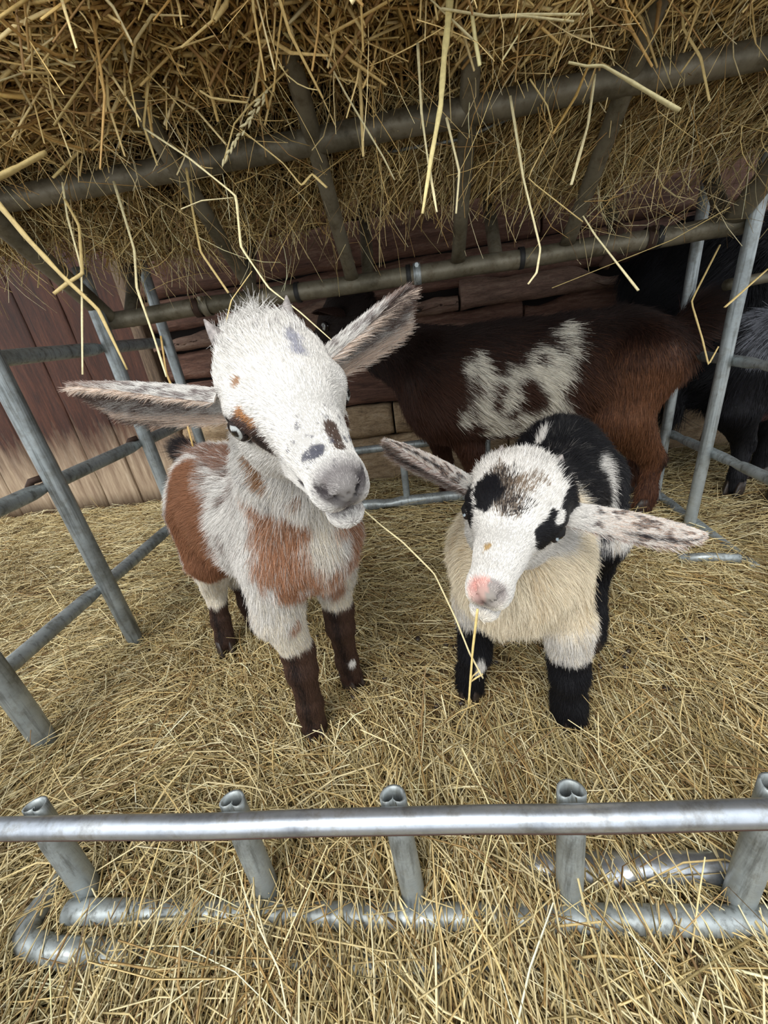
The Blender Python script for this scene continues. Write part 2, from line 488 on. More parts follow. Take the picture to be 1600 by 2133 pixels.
def head_prims(fd, po, fat=1.):
    S = po.s; M = po.M; E = lambda c, r, k=.010, **kw: fd.ell(po.p(*c), np.array(r)*S, M, k=k*S, **kw)
    back = po.d(0, -1, 0)
    fl = po.d(0, -1, .05); L = .42
    E((0, -.030, .009), (.0395*fat, .042, .036), flow=fl, ln=.6)
    E((0, -.002, .005), (.0355*fat, .038, .029), flow=fl, ln=L)
    fd.cap(po.p(0, .012, .000), po.p(0, .074, -.012), .0270*S, .0148*S, k=.012*S, flow=fl, ln=.33)
    E((0, .079, -.013), (.0125, .014, .0128), .008, flow=fl, ln=.13)
    for q in (-1, 1): E((q*.0068, .077, -.0200), (.0082, .014, .0088), .007, flow=fl, ln=.17)
    fd.cap(po.p(0, -.015, -.030), po.p(0, .066, -.0350), .0265*S, .0098*S, k=.012*S, flow=fl, ln=.4)
    E((0, .0740, -.0385), (.0110, .0120, .0076), .003, flow=fl, ln=.22)
    for q in (-1, 1):
        E((q*.019, -.020, -.020), (.0185, .030, .028), .012, flow=po.d(q*.1, -1, -.5), ln=.55)
        E((q*.0305, -.001, .006), (.0095, .0165, .0115), .008, flow=fl, ln=.25)
        E((q*.037, .006, -.0015), (.0080, .0095, .0068), .003, sub=True)
        fd.cap(po.p(q*.0030, .0925, -.0185), po.p(q*.0095, .0870, -.0095), .0013*S, .0022*S, k=.0015, sub=True)
        fd.cap(po.p(q*.0145, .066, -.0300), po.p(q*.0125, .074, -.0300), .0010*S, .0024*S, k=.002, sub=True)
    fd.cap(po.p(-.0125, .074, -.0300), po.p(0, .091, -.0285), .0026*S, .0024*S, k=.002, sub=True)
    fd.cap(po.p(.0125, .074, -.0300), po.p(0, .091, -.0285), .0026*S, .0024*S, k=.002, sub=True)
    fd.cap(po.p(0, .090, -.012), po.p(0, .091, -.024), .0008*S, .0008*S, k=.002, sub=True)

def eyeball(parent, po, q, fat=1., iris=(168, 172, 170), squint=1., lid=.5, lidc=(44, 34, 32)):
    S = po.s; R = .0085*S; c = po.p(q*.0322*fat, .0050, -.0010)
    out = unit(po.d(q*1., .42, .05)); hor = unit(po.d(0, 1, 0)-out*(po.d(0, 1, 0)@out)); ver = np.cross(out, hor)
    if ver@po.d(0, 0, 1) < 0: ver = -ver
    nu, nv = 40, 24; V = []; 
    for i in range(nv+1):
        a = math.pi*i/nv
        for j in range(nu):
            b = 2*math.pi*j/nu
            V.append(c+R*(math.cos(a)*out+math.sin(a)*(math.cos(b)*hor+math.sin(b)*ver)))
    V = np.array(V); f = np.array([(i*nu+j, i*nu+(j+1) % nu, (i+1)*nu+(j+1) % nu, (i+1)*nu+j) for i in range(nv) for j in range(nu)])
    q_ = (V-c)/R; u = q_@hor; v = q_@ver; w_ = q_@out
    col = np.tile(lin((30, 24, 22)), (len(V), 1)); ir = (u*u+v*v < .72**2) & (w_ > 0)
    rr = np.sqrt(u*u+v*v)
    col[ir] = lin(iris)*(.75+.35*np.random.default_rng(1).random((ir.sum(), 1)))
    pu = (abs(u) < .52) & (abs(v) < .24) & (w_ > 0); col[pu] = (.004, .004, .005)
    e = mesh_obj('eye', V, f, EYEM, parent, col, origin=c)
    lv = []; lf_ = []; n1, n2 = 8, 20
    for i in range(n1+1):
        b = math.asin(lid)+(math.pi/2-math.asin(lid))*i/n1
        for j in range(n2+1):
            a = -math.pi/2+math.pi*j/n2
            lv.append(c+R*1.07*(math.sin(b)*ver+math.cos(b)*(math.cos(a)*out+math.sin(a)*hor)))
    for i in range(n1):
        for j in range(n2): k = i*(n2+1)+j; lf_.append((k, k+1, k+n2+2, k+n2+1))
    mesh_obj('upper_eyelid', np.array(lv), lf_, SKIN, e, np.tile(lin(lidc), (len(lv), 1)))
    # lids: a dark ring of skin around the opening
    ring = [c+R*(1.0*out*.55+.98*(math.cos(t)*hor*1.0+math.sin(t)*ver*.62*squint)) for t in np.linspace(0, 2*math.pi, 28)]
    v_, f_ = tube_geo(np.array(ring), .0017*S, 8, False)
    mesh_obj('eyelid', v_, f_, SKIN, e, np.tile(lin((34, 26, 24)), (len(v_), 1)))
    return e

def ear(parent, base, tip, width, side, openv, colf, curl=.25, droop=.0, hairs=5000, fur_len=.0042):
    """leaf shaped cupped ear; side = unit across, openv = direction the cup opens"""
    base = np.asarray(base, float); tip = np.asarray(tip, float); ax = unit(tip-base)
    openv = unit(openv-ax*(openv@ax)); side = np.cross(ax, openv)
    Ln = np.linalg.norm(tip-base); nu, nv = 30, 17
    t = np.linspace(0, 1, nu); v = np.linspace(-1, 1, nv)
    wd = width*.5*np.clip((.62+.95*t)*(1-t**5.)**.6, 0.03, 1.2)
    cup = .95*(1-t)**.8+.38
    ctr = base+ax*(t*Ln)[:, None]-openv*(.10*Ln*np.sin(np.pi*t))[:, None]*curl+np.array([0, 0, -droop])*(t**2)[:, None]*Ln
    G = np.zeros((2, nu, nv, 3))
    for i in range(nu):
        an = v*cup[i]*1.25
        r = wd[i]/max(math.sin(min(cup[i]*1.25, 1.57)), .3)
        P = ctr[i]+np.outer(np.sin(an)*r, side)+np.outer((1-np.cos(an))*r, openv)
        nrm = -(np.outer(np.sin(an), side)-np.outer(np.cos(an), openv))
        th = .0016*(1-.6*abs(v))[:, None]
        G[0, i] = P-nrm*th; G[1, i] = P+nrm*th*.8          # 0 outer back, 1 inner
    V = G.reshape(-1, 3); m = nu*nv; f = []
    for i in range(nu-1):
        for j in range(nv-1):
            a = i*nv+j
            f.append((a, a+1, a+1+nv, a+nv)); f.append((m+a+nv, m+a+nv+1, m+a+1, m+a))
    for i in range(nu-1):
        for j, s_ in ((0, 1), (nv-1, -1)):
            a = i*nv+j; q = (a, a+nv, m+a+nv, m+a); f.append(q if s_ > 0 else q[::-1])
    for j in range(nv-1):
        a = (nu-1)*nv+j; f.append((a+1, a, m+a, m+a+1)); f.append((m+j+1, m+j, j, j+1))
    f = np.array(f)
    T_ = np.tile(np.repeat(t, nv), 2); Vv = np.tile(np.tile(v, nu), 2); inner = np.repeat([0., 1.], m)
    col = colf(T_, Vv, inner, V)
    e = mesh_obj('ear', V, f, SKIN, parent, col*.8, origin=base)
    fn = face_normals(V, f); N = vert_normals(V, f)
    cen = np.mean(G, axis=(0, 1, 2))
    if (face_normals(V, f[:1])@openv)[0] > 0: N = -N
    P, Nn, idx, W = sample_surface(V, f, N, hairs)
    tt = (T_[f[idx]]*W).sum(1); vv = (Vv[f[idx]]*W).sum(1); ii = (inner[f[idx]]*W).sum(1)
    # outward normals: back side -> away from openv, inner -> openv
    sgn = np.where(((Nn@openv) > 0) == (ii > .5), 1, -1); Nn = Nn*sgn[:, None]
    d = unit(ax[None]*1.+side[None]*(vv*.55)[:, None]+rng.normal(size=(len(P), 3))*.09+Nn*(.20+.22*ii)[:, None])
    d = np.where((ii > .5)[:, None], unit(d-side[None]*(vv*.9)[:, None]*(rng.random((len(P), 1)) < .5)+openv*.25), d)
    Lh = fur_len*rng.uniform(.6, 1.2, len(P))*(1+.7*(ii > .5)+.2*(abs(vv) > .85))*np.where(tt > .85, .5, 1)
    cl = colf(tt, vv, ii, P)*(1+rng.normal(size=(len(P), 1))*.15)
    make_curves('ear_fur', P, d, Lh, .00015, np.clip(cl, .004, 1), e, ax[None]*.3+rng.normal(size=(len(P), 3))*.1, 4)
    return e

def hoof(parent, c, fwd, s=1.):
    """cloven hoof: two claws"""
    fwd = unit(np.array([fwd[0], fwd[1], 0])); lat = np.array([-fwd[1], fwd[0], 0]); parts = []
    for q in (-1, 1):
        rings = []
        for z, fx, rx, ry in ((.030, -.004, .0125, .0065), (.020, .0, .0150, .0078), (.008, .003, .0175, .0085), (0, .004, .0180, .0085)):
            pts = []
            for a in np.linspace(0, 2*np.pi, 14, endpoint=False):
                ca, sa = math.cos(a), math.sin(a)
                taper = 1-.45*max(0, ca)
                pts.append(np.array(c)+s*(fwd*(fx+rx*ca)+lat*(q*.0088+ry*sa*taper+q*(.0)*ca)+np.array([0, 0, z])))
            rings.append(pts)
        v = np.array(rings).reshape(-1, 3); f = []
        for i in range(3):
            for j in range(14): f.append((i*14+(j+1) % 14, i*14+j, (i+1)*14+j, (i+1)*14+(j+1) % 14))
        f.append(tuple(range(14))); f.append(tuple(42+j for j in range(14))[::-1]); parts.append((v, f))
    v, f = join_geo(parts)
    return mesh_obj('hoof', v, f, HOOF, parent, origin=c)
def horn(parent, base, d, s, h=.022, r=.0085, col=None):
    n = 8; t = np.linspace(0, 1, n)
    pts = np.asarray(base)-d*.006*s+np.outer(t*(h+.006)*s, d)+np.outer(t**2*.002*s, RC[1]*0+np.array([0, 1, 0]))
    rr = r*s*(1-t**1.3*.93)*(1+.04*np.sin(t*40))
    v, f = tube_geo(pts, rr, 14, True)
    return mesh_obj('horn', v, f, HORN, parent, origin=base)

def blob(P, c, r, wob=.35, seed=3, sc=60., soft=.2):
    """soft mask of a fur patch: c centre or (a,b) capsule, r radius"""
    if isinstance(c, tuple) and len(c) == 2:
        a, b = np.asarray(c[0]), np.asarray(c[1]); ba = b-a; t = np.clip(((P-a)@ba)/(ba@ba+1e-12), 0, 1)
        d = np.linalg.norm(P-a-t[:, None]*ba, axis=1)
        if not np.isscalar(r): r = r[0]+(r[1]-r[0])*t
    else:
        d = np.linalg.norm(P-np.asarray(c), axis=1)
    d = d/r+wob*fbm(P, sc, seed, 3)*.6
    return np.clip((1-d)/soft+.5, 0, 1)

def surf_hit(bvh, px, py):
    r = Vector(ray(px, py)).normalized(); h = bvh.ray_cast(Vector(CAM), r)
    return (np.array(h[0]) if h[0] is not None else None)

def finish_goat(root, fd, colf, lenf, dens, flowfix=None, h_r=.0003, base_len=.014, wet=None, lift=.32, keepcos=-.4, name_body='body', clumps=60., stray=.05, headpo=None):
    V, F_ = fd.mesh(); N = vert_normals(V, F_)
    if (N*(V-V.mean(0))).sum() < 0: F_ = F_[:, ::-1]; N = -N
    D = np.stack([fn(V) for fn, _, _ in fd.prims], 1); W = np.exp(-np.clip(D-D.min(1, keepdims=True), 0, .1)/.008)
    W /= W.sum(1, keepdims=True)
    flow = unit(W@unit(np.array([p[1] for p in fd.prims]))); L = W@np.array([p[2] for p in fd.prims])
    if flowfix: flow = flowfix(V, flow)
    if lenf is not None: L = lenf(V, N, L)
    from mathutils.bvhtree import BVHTree
    hd_mode = [False]
    bvh = BVHTree.FromPolygons(V.tolist(), F_.tolist())
    def hit(px, py, t=.45):
        r = surf_hit(bvh, px, py)
        if r is None:
            h = bvh.find_nearest(Vector(at(px, py, t))); return np.array(h[0])
        if hd_mode[0] and np.linalg.norm(r-headpo.T) > .1:
            h = bvh.find_nearest(Vector(at(px, py, -float(((headpo.T-CAM)@RC)[2])))); r = np.array(h[0])
        return r
    hit.head = hd_mode
    colf = colf(hit)
    col = colf(V, N)
    body = mesh_obj(name_body, V, F_, SKIN, root, col*.62)
    dn = dens(V, L)
    A = np.linalg.norm(face_normals(V, F_), axis=1); n = int((A*dn[F_].mean(1)).sum())
    P, Nn, i, Wt = sample_surface(V, F_, N, n, dn)
    k = view_keep(P, Nn, keepcos); P, Nn, i, Wt = P[k], Nn[k], i[k], Wt[k]
    fl = (flow[F_[i]]*Wt[..., None]).sum(1); Lh = (L[F_[i]]*Wt).sum(1)
    cl = colf(P, Nn)
    nz = np.stack([noise3(P, clumps, 21), noise3(P, clumps, 22), noise3(P, clumps, 23)], 1)
    sl0 = np.clip((Lh-.25)/.5, .3, 1)[:, None]
    tan = unit(fl-Nn*(fl*Nn).sum(1, keepdims=True)+(nz*.28+rng.normal(size=P.shape)*.12)*sl0)
    sl = np.clip((Lh-.25)/.5, .25, 1)
    lf = (lift*(1+.5*noise3(P, clumps*.7, 9))+rng.random(len(P))*.12)*sl
    st = (rng.random(len(P)) < stray) & (Lh > .6); lf = lf+st*.5
    d = unit(tan+Nn*lf[:, None]); bendv = tan*.25-Nn*.14+np.array([0, 0, -.12])+rng.normal(size=P.shape)*.06
    LL = base_len*Lh*rng.uniform(.6, 1.15, len(P))
    ok = LL > .0008
    cl = np.clip(cl*(1+rng.normal(size=(len(P), 1))*.17), .003, 1)
    make_curves('fur', P[ok], d[ok], LL[ok], h_r, cl[ok], root, bendv[ok], 4)
    return body, V, F_, N

WHITE = lin((214, 211, 206)); CREAM = lin((228, 216, 192)); CHEST = lin((214, 196, 168)); TAN = lin((160, 112, 80)); BROWN = lin((112, 66, 42))
DARKB = lin((58, 38, 32)); GREY = lin((96, 92, 96)); BLK = lin((20, 20, 24)); PINK = lin((214, 158, 148))
def lay(c, m, k, solid=False):
    m = np.asarray(m, float)
    if solid: return c*(1-m[:, None])+np.asarray(k)*m[:, None]
    m = .35*m+.65*(rng.random(len(m)) < m)          # hair by hair mixing at patch edges
    return c*(1-m[:, None])+np.asarray(k)*m[:, None]

# ---- kid 1: brown and white, head raised, chewing a straw
def brown_white_kid():
    Fv = np.array([.82, -.57, 0]); Lv = np.array([.57, .82, 0]); O = np.array([-.172, .42, 0])
    P = lambda f, l, z: O+Fv*f+Lv*l+np.array([0, 0, z])
    po = Pose([[-0.888, 0.459, -0.028], [-0.438, -0.863, -0.253], [-0.141, -0.212, 0.967]], (-.091, .282, .478), 1.1)
    root = tag(empty('goat_kid', (-.29, .49, 0)), 'white and brown spotted kid goat with upright horn buds, chewing a long straw', 'goat')
    fd = Field((-.56, .14, -.01), (.06, .78, .60), .0023)
    back = -Fv+np.array([0, 0, -.55]); dn = np.array([0, 0, -1.])
    fd.ell(P(.005, 0, .318), (.068, .060, .077), k=.03, flow=dn-Fv*.4, ln=1.15)
    fd.ell(P(.045, .0, .312), (.045, .047, .052), k=.03, flow=dn, ln=1.15)
    for q in (-.05, -.09, -.13): fd.ell(P(q, .006, .315+(-q-.05)*.10), (.074, .064, .078), k=.03, flow=back, ln=1.15)
    fd.ell(P(-.172, .014, .334), (.060, .056, .064), k=.03, flow=back, ln=1.1)
    fd.cap(P(.02, 0, .335), po.p(0, -.045, -.018), .056, .040, k=.03, flow=dn-Fv*.3, ln=1.1)
    fd.cap(P(.02, -.042, .30), P(.004, -.048, .225), .036, .027, k=.02, flow=dn-Fv*.2, ln=1.0)
    fd.cap(P(.02, .042, .30), P(.004, .048, .225), .036, .027, k=.02, flow=dn-Fv*.2, ln=1.0)
    # front legs
    A = np.array([-.193, .377, 0]); B = np.array([-.151, .464, 0])
    fd.chain([P(.004, -.046, .225), [-.192, .392, .145], [-.191, .386, .12], [-.1925, .382, .055], [-.193, .379, .022]], [.026, .0195, .0185, .0155, .0175], k=.012, ln=.55)
    fd.chain([P(.004, .046, .225), [-.147, .462, .155], [-.148, .458, .128], [-.152, .464, .055], [-.151, .464, .022]], [.026, .0195, .0185, .0150, .0170], k=.012, ln=.55)
    # hind legs
    HR = np.array([-.409, .556, 0]); HL = P(-.285, .052, 0)
    fd.chain([P(-.18, -.012, .31), P(-.175, -.030, .245)], [.048, .034], k=.02, flow=dn-Fv*.5, ln=.9)
    fd.chain([P(-.195, -.008, .30), P(-.210, -.014, .235), [-.405, .580, .135]], [.046, .036, .0195], k=.02, flow=dn, ln=.7)
    fd.chain([[-.405, .580, .135], [-.410, .570, .065], [-.409, .560, .022]], [.0185, .0145, .0170], k=.01, ln=.55)
    fd.chain([P(-.20, .038, .31), P(-.205, .045, .225), P(-.295, .050, .125), P(-.285, .052, .06), P(-.283, .052, .022)], [.048, .036, .0185, .0145, .0165], k=.018, flow=dn, ln=.7)
    tl = P(-.225, 0.02, .374)
    fd.chain([tl, tl-Fv*.032+np.array([0, .0, .014]), tl-Fv*.062+np.array([0, 0, .008])], [.015, .011, .007], k=.012, flow=-Fv, ln=1.6)
    head_prims(fd, po)
    def lenf(V, N, L):
        q = po.inv(V); x, y, z = q[:, 0], q[:, 1], q[:, 2]
        hd = (y > -.09) & (abs(x) < .055) & (z > -.07) & (z < .08) & (np.linalg.norm(V-po.T, axis=1) < .13)
        crest = np.exp(-((y+.055)/.022)**2-((z-.045)/.02)**2)*(abs(x) < .03)
        L = np.where(hd, L+1.1*crest, L)
        pad = np.exp(-(((x)/.0075)**2+((y-.092)/.010)**2+((z+.0165)/.006)**2)**2)
        L = np.where(hd, L*(1-.95*pad), L)
        lip = (abs(z+.0295) < .0032) & (y > .045) & hd; L = np.where(lip, .0, L); L = np.where(hd & (y > .06), L*.75, L)
        for e in (-1, 1):
            d = np.linalg.norm(q-np.array([e*.0335, .005, -.0005]), axis=1); L = np.where(hd, L*np.clip(d/.024, .3, 1), L); L = np.where((d < .0105), .0, L)
        L = np.where(V[:, 2] < .016, 0, L)
        return L
    def flowfix(V, fl):
        q = po.inv(V); hd = np.exp(-(np.linalg.norm(V-po.p(0, .0, 0), axis=1)/.12)**4)
        x, y, z = q[:, 0], q[:, 1], q[:, 2]
        cr = np.exp(-((y+.052)/.028)**2-((z-.04)/.026)**2)
        lf = np.stack([x*9*(z > 0)*.8, -np.ones_like(x), .1+2.2*cr-(abs(x) > .02)*(z < .02)*.5], 1)
        w_ = lf@po.M.T
        return unit(fl*(1-hd[:, None])+unit(w_)*hd[:, None])
    def factory(hit):
        h = hit; hit.head[0] = True
        pts = dict(
            undereye=((h(512, 895), h(545, 922)), .0125), uneye2=(h(550, 926), .0085), over=((h(500, 858), h(528, 880)), .0030), fore=(h(494, 797), .0038),
            br=((h(688, 888), h(706, 928)), .0042), gr=(h(648, 948), .0062), gr2=(h(668, 935), .003), lside=((h(722, 840), h(718, 875)), .0045),
            earR=((h(436, 790), h(452, 838)), .008), horn=((h(445, 720), h(436, 760)), .006), st1=((h(612, 705), h(622, 735)), .0045), st2=(h(606, 672), .008),
            jaw=((h(520, 955), h(560, 1005)), .004), jaw2=(h(618, 1028), .004),
            ch0=hit.head.__setitem__(0, False), ch1=((h(545, 1070), h(590, 1200)), .026), ch2=((h(590, 1195), h(690, 1225)), .020), ch3=((h(640, 1200), h(655, 1250)), .016), ch4=(h(612, 1090), .016),
            ch5=((h(765, 1090), h(762, 1190)), .038), ch6=((h(560, 1150), h(640, 1200)), .018),
            th=((h(392, 1075), h(425, 1160)), .056), th2=((h(386, 1000), h(388, 1120)), .034), rim=((h(385, 935), h(440, 885)), .016), knee=(h(615, 1302), .010))
        def colf(p, n):
            c = np.tile(WHITE, (len(p), 1)); q = po.inv(p); dh = np.linalg.norm(p-po.T, axis=1)
            hd = np.clip((.118-dh)/.02, 0, 1)
            z = p[:, 2]
            # coat ticking on the back and flank: brown-grey hairs among white
            tk = fbm(p*np.array([1, 1, .45]), 75., 51, 2)+.5*fbm(p, 20., 55, 2)
            side = np.clip(((p-O)@(-Fv)+.02)/.05, 0, 1)*(1-hd)*(z > .2)
            c = lay(c, side*np.clip((tk+.22)*1.5, 0, .8), lin((104, 82, 72)))
            low = np.clip((.30-z)/.08, 0, 1)*(1-hd); c = lay(c, low*.5*(1-side), CREAM)
            chest = np.exp(-(np.linalg.norm(p-pts['ch4'][0]-np.array([.03, 0, -.03]), axis=1)/.05)**2); c = lay(c, chest*.5, CREAM)
            for k in ('ch1', 'ch2', 'ch3', 'ch4', 'ch5', 'ch6'):
                c = lay(c, .95*blob(p, *pts[k], wob=.55, sc=55, soft=.45)*(1-hd), TAN*(1+.0*z[:, None]))
            # ticked white hair through the brown
            c = lay(c, (.12+np.clip(fbm(p*np.array([1, 1, .5]), 90., 77, 2)-.25, 0, 1)*1.2)*(1-hd)*(z > .2), WHITE)
            for k in ('th', 'th2'):
                c = lay(c, blob(p, *pts[k], wob=.3, sc=40, soft=.3)*(1-hd)*(z > .155), lin((134, 92, 66)))
            c = lay(c, blob(p, *pts['rim'], wob=.3, soft=.4)*(1-hd)*.8, lin((120, 84, 66)))
            # legs
            jit = .006*noise3(p, 90., 4)
            def leg(a, top, k=1., r=.05): return (np.linalg.norm(p[:, :2]-np.array(a)[:2], axis=1) < r)*np.clip((top+jit-z)/.008+.5, 0, 1)*k
            brk = lin((74, 54, 44))
            for a, top in ((A, .162), (B, .172), (HR, .100), (HL, .11)):
                m = leg(a, top); c = lay(c, m, brk)
                st = np.exp(-((p-a)@np.array([.99, .1, 0]))**2/.0075**2)*(z > .03)*(z < top); c = lay(c, m*st*.75, lin((30, 24, 24)))
                c = lay(c, m*np.clip((.04-z)/.02, 0, 1)*.6, lin((40, 26, 24)))
            c = lay(c, blob(p, h(733, 1380), .0075, wob=.5, soft=.3), WHITE)
            c = lay(c, blob(p, *pts['knee'], wob=.5, soft=.5)*.7*(1-leg(A, .128)), TAN)
            tm = np.clip(((p-tl)@(-Fv))/.012, 0, 1)*(z > .3); c = lay(c, tm, lin((30, 24, 26)))
            # face
            dk = lin((66, 46, 42))
            for k, cc, wb, so in (('undereye', lin((72, 50, 42)), .25, .3), ('uneye2', lin((40, 30, 30)), .2, .3), ('over', lin((158, 112, 72)), .8, .9), ('fore', lin((150, 118, 92)), .5, .5),
                ('br', lin((70, 54, 46)), .5, .4), ('gr', lin((84, 84, 94)), 1.1, .7), ('gr2', lin((84, 84, 94)), 1.1, .7), ('lside', lin((84, 60, 50)), .3, .3), ('earR', lin((92, 76, 72)), .6, .5),
                ('horn', lin((110, 104, 108)), .8, .9), ('st1', lin((150, 150, 160)), .9, 1.4), ('jaw', lin((140, 104, 74)), .7, .5), ('jaw2', lin((160, 110, 74)), .7, .5)):
                c = lay(c, blob(p, *pts[k], wob=wb, sc=120, seed=5, soft=so)*(hd > 0)*.95, cc)
            st = np.exp(-((q[:, 1]+.055)/.03)**2)*np.clip(fbm(q*np.array([1, .3, 1]), 160., 8, 2)*1.6-.5, 0, .6)*hd; c = lay(c, st, lin((120, 118, 124)))
            # grey speckle and muzzle
            sp = np.exp(-((q[:, 1]-.066)/.016)**2)*np.clip(fbm(q, 240., 15, 2)*2-.7, 0, .9)*(q[:, 2] > -.02)*hd; c = lay(c, sp, lin((90, 90, 100)))
            x, y, zz = q[:, 0], q[:, 1], q[:, 2]
            mz = np.clip((1.25-np.sqrt((x/.0145)**2+((y-.088)/.013)**2+((zz+.010)/.0120)**2))/.6, 0, 1)*hd
            c = lay(c, mz*.8, lin((84, 75, 78)), solid=True)
            dv = abs(zz+.0205-(abs(x)-.003)*1.05)*.7; nz = np.clip((.0034-dv)/.0018, 0, 1)*(abs(x) < .0125)*(y > .072)*hd; c = lay(c, nz*.92, lin((48, 40, 44)), solid=True)
            c = lay(c, np.exp(-((zz+.0295)/.007)**2)*(y > .055)*hd*.55, lin((120, 110, 110))); ln_ = np.clip(1.3-abs(zz+.0295)/.0034, 0, 1)*(y > .042)*hd; c = lay(c, ln_*.95, lin((50, 42, 46)), solid=True)
            for e in (-1, 1):
                d = np.linalg.norm(q-np.array([e*.0335, .005, -.0005]), axis=1); c = lay(c, np.clip((.0128-d)/.0025, 0, 1)*hd, lin((48, 36, 34)), solid=True)
            return c
        return colf
    def dens(V, L):
        dh = np.linalg.norm(V-po.T, axis=1); return np.where(dh < .13, 2.4e6, 9.5e5)
    finish_goat(root, fd, factory, lenf, dens, flowfix, h_r=.00019, base_len=.0145, headpo=po)
    eyeball(root, po, 1, lid=.55); eyeball(root, po, -1, .95, lid=.3)
    horn(root, po.p(.0235, -.047, .038), unit(po.d(.35, -.35, 1.)), po.s, h=.016, r=.0080)
    horn(root, po.p(-.0235, -.047, .038), unit(po.d(-.30, -.35, 1.)), po.s, h=.016, r=.0080)
    for a, fw in ((A, (.35, -.9)), (B, (.75, -.6)), (HR, (.45, -.8)), (HL, Fv)): hoof(root, (a[0], a[1]-.001, .0), fw, 1.0)
    def ec(t, v, inn, V):
        c = np.tile(WHITE, (len(t), 1))*1.0
        nz = fbm(V, 170., 61, 2)
        c = lay(c, (1-inn)*np.clip((nz-.1)*2, 0, .7), lin((110, 96, 94)))
        c = lay(c, (1-inn)*np.clip((t-.45)/.4, 0, .75), lin((130, 106, 94)))
        dkm = inn*np.clip(1.15-abs(v)*.9+nz*.5, 0, 1)*np.clip(t*5, 0, 1); c = lay(c, dkm*.85, lin((92, 72, 64)))
        c = lay(c, inn*np.clip((abs(v)-.62)/.2, 0, 1)*.8, lin((222, 200, 182)))
        c = lay(c, np.clip((abs(v)-.86)/.1, 0, 1)*np.clip((t-.3)/.3, 0, 1)*(v < 0)*.8, lin((60, 46, 42)))
        c = lay(c, np.clip((t-.88)/.1, 0, 1)*.8, lin((90, 70, 62)))
        return c
    b = po.p(.033, -.036, .008); tip = at(166, 822, .315)
    ear(root, b, tip, .045, None, unit(np.array([.15, -.62, -.72])), ec, hairs=24000, fur_len=.0042)
    b = po.p(-.034, -.040, .010); tip = at(858, 618, .33)
    ear(root, b, tip, .043, None, unit(np.array([.40, -.50, -.78])), ec, hairs=24000, fur_len=.006)

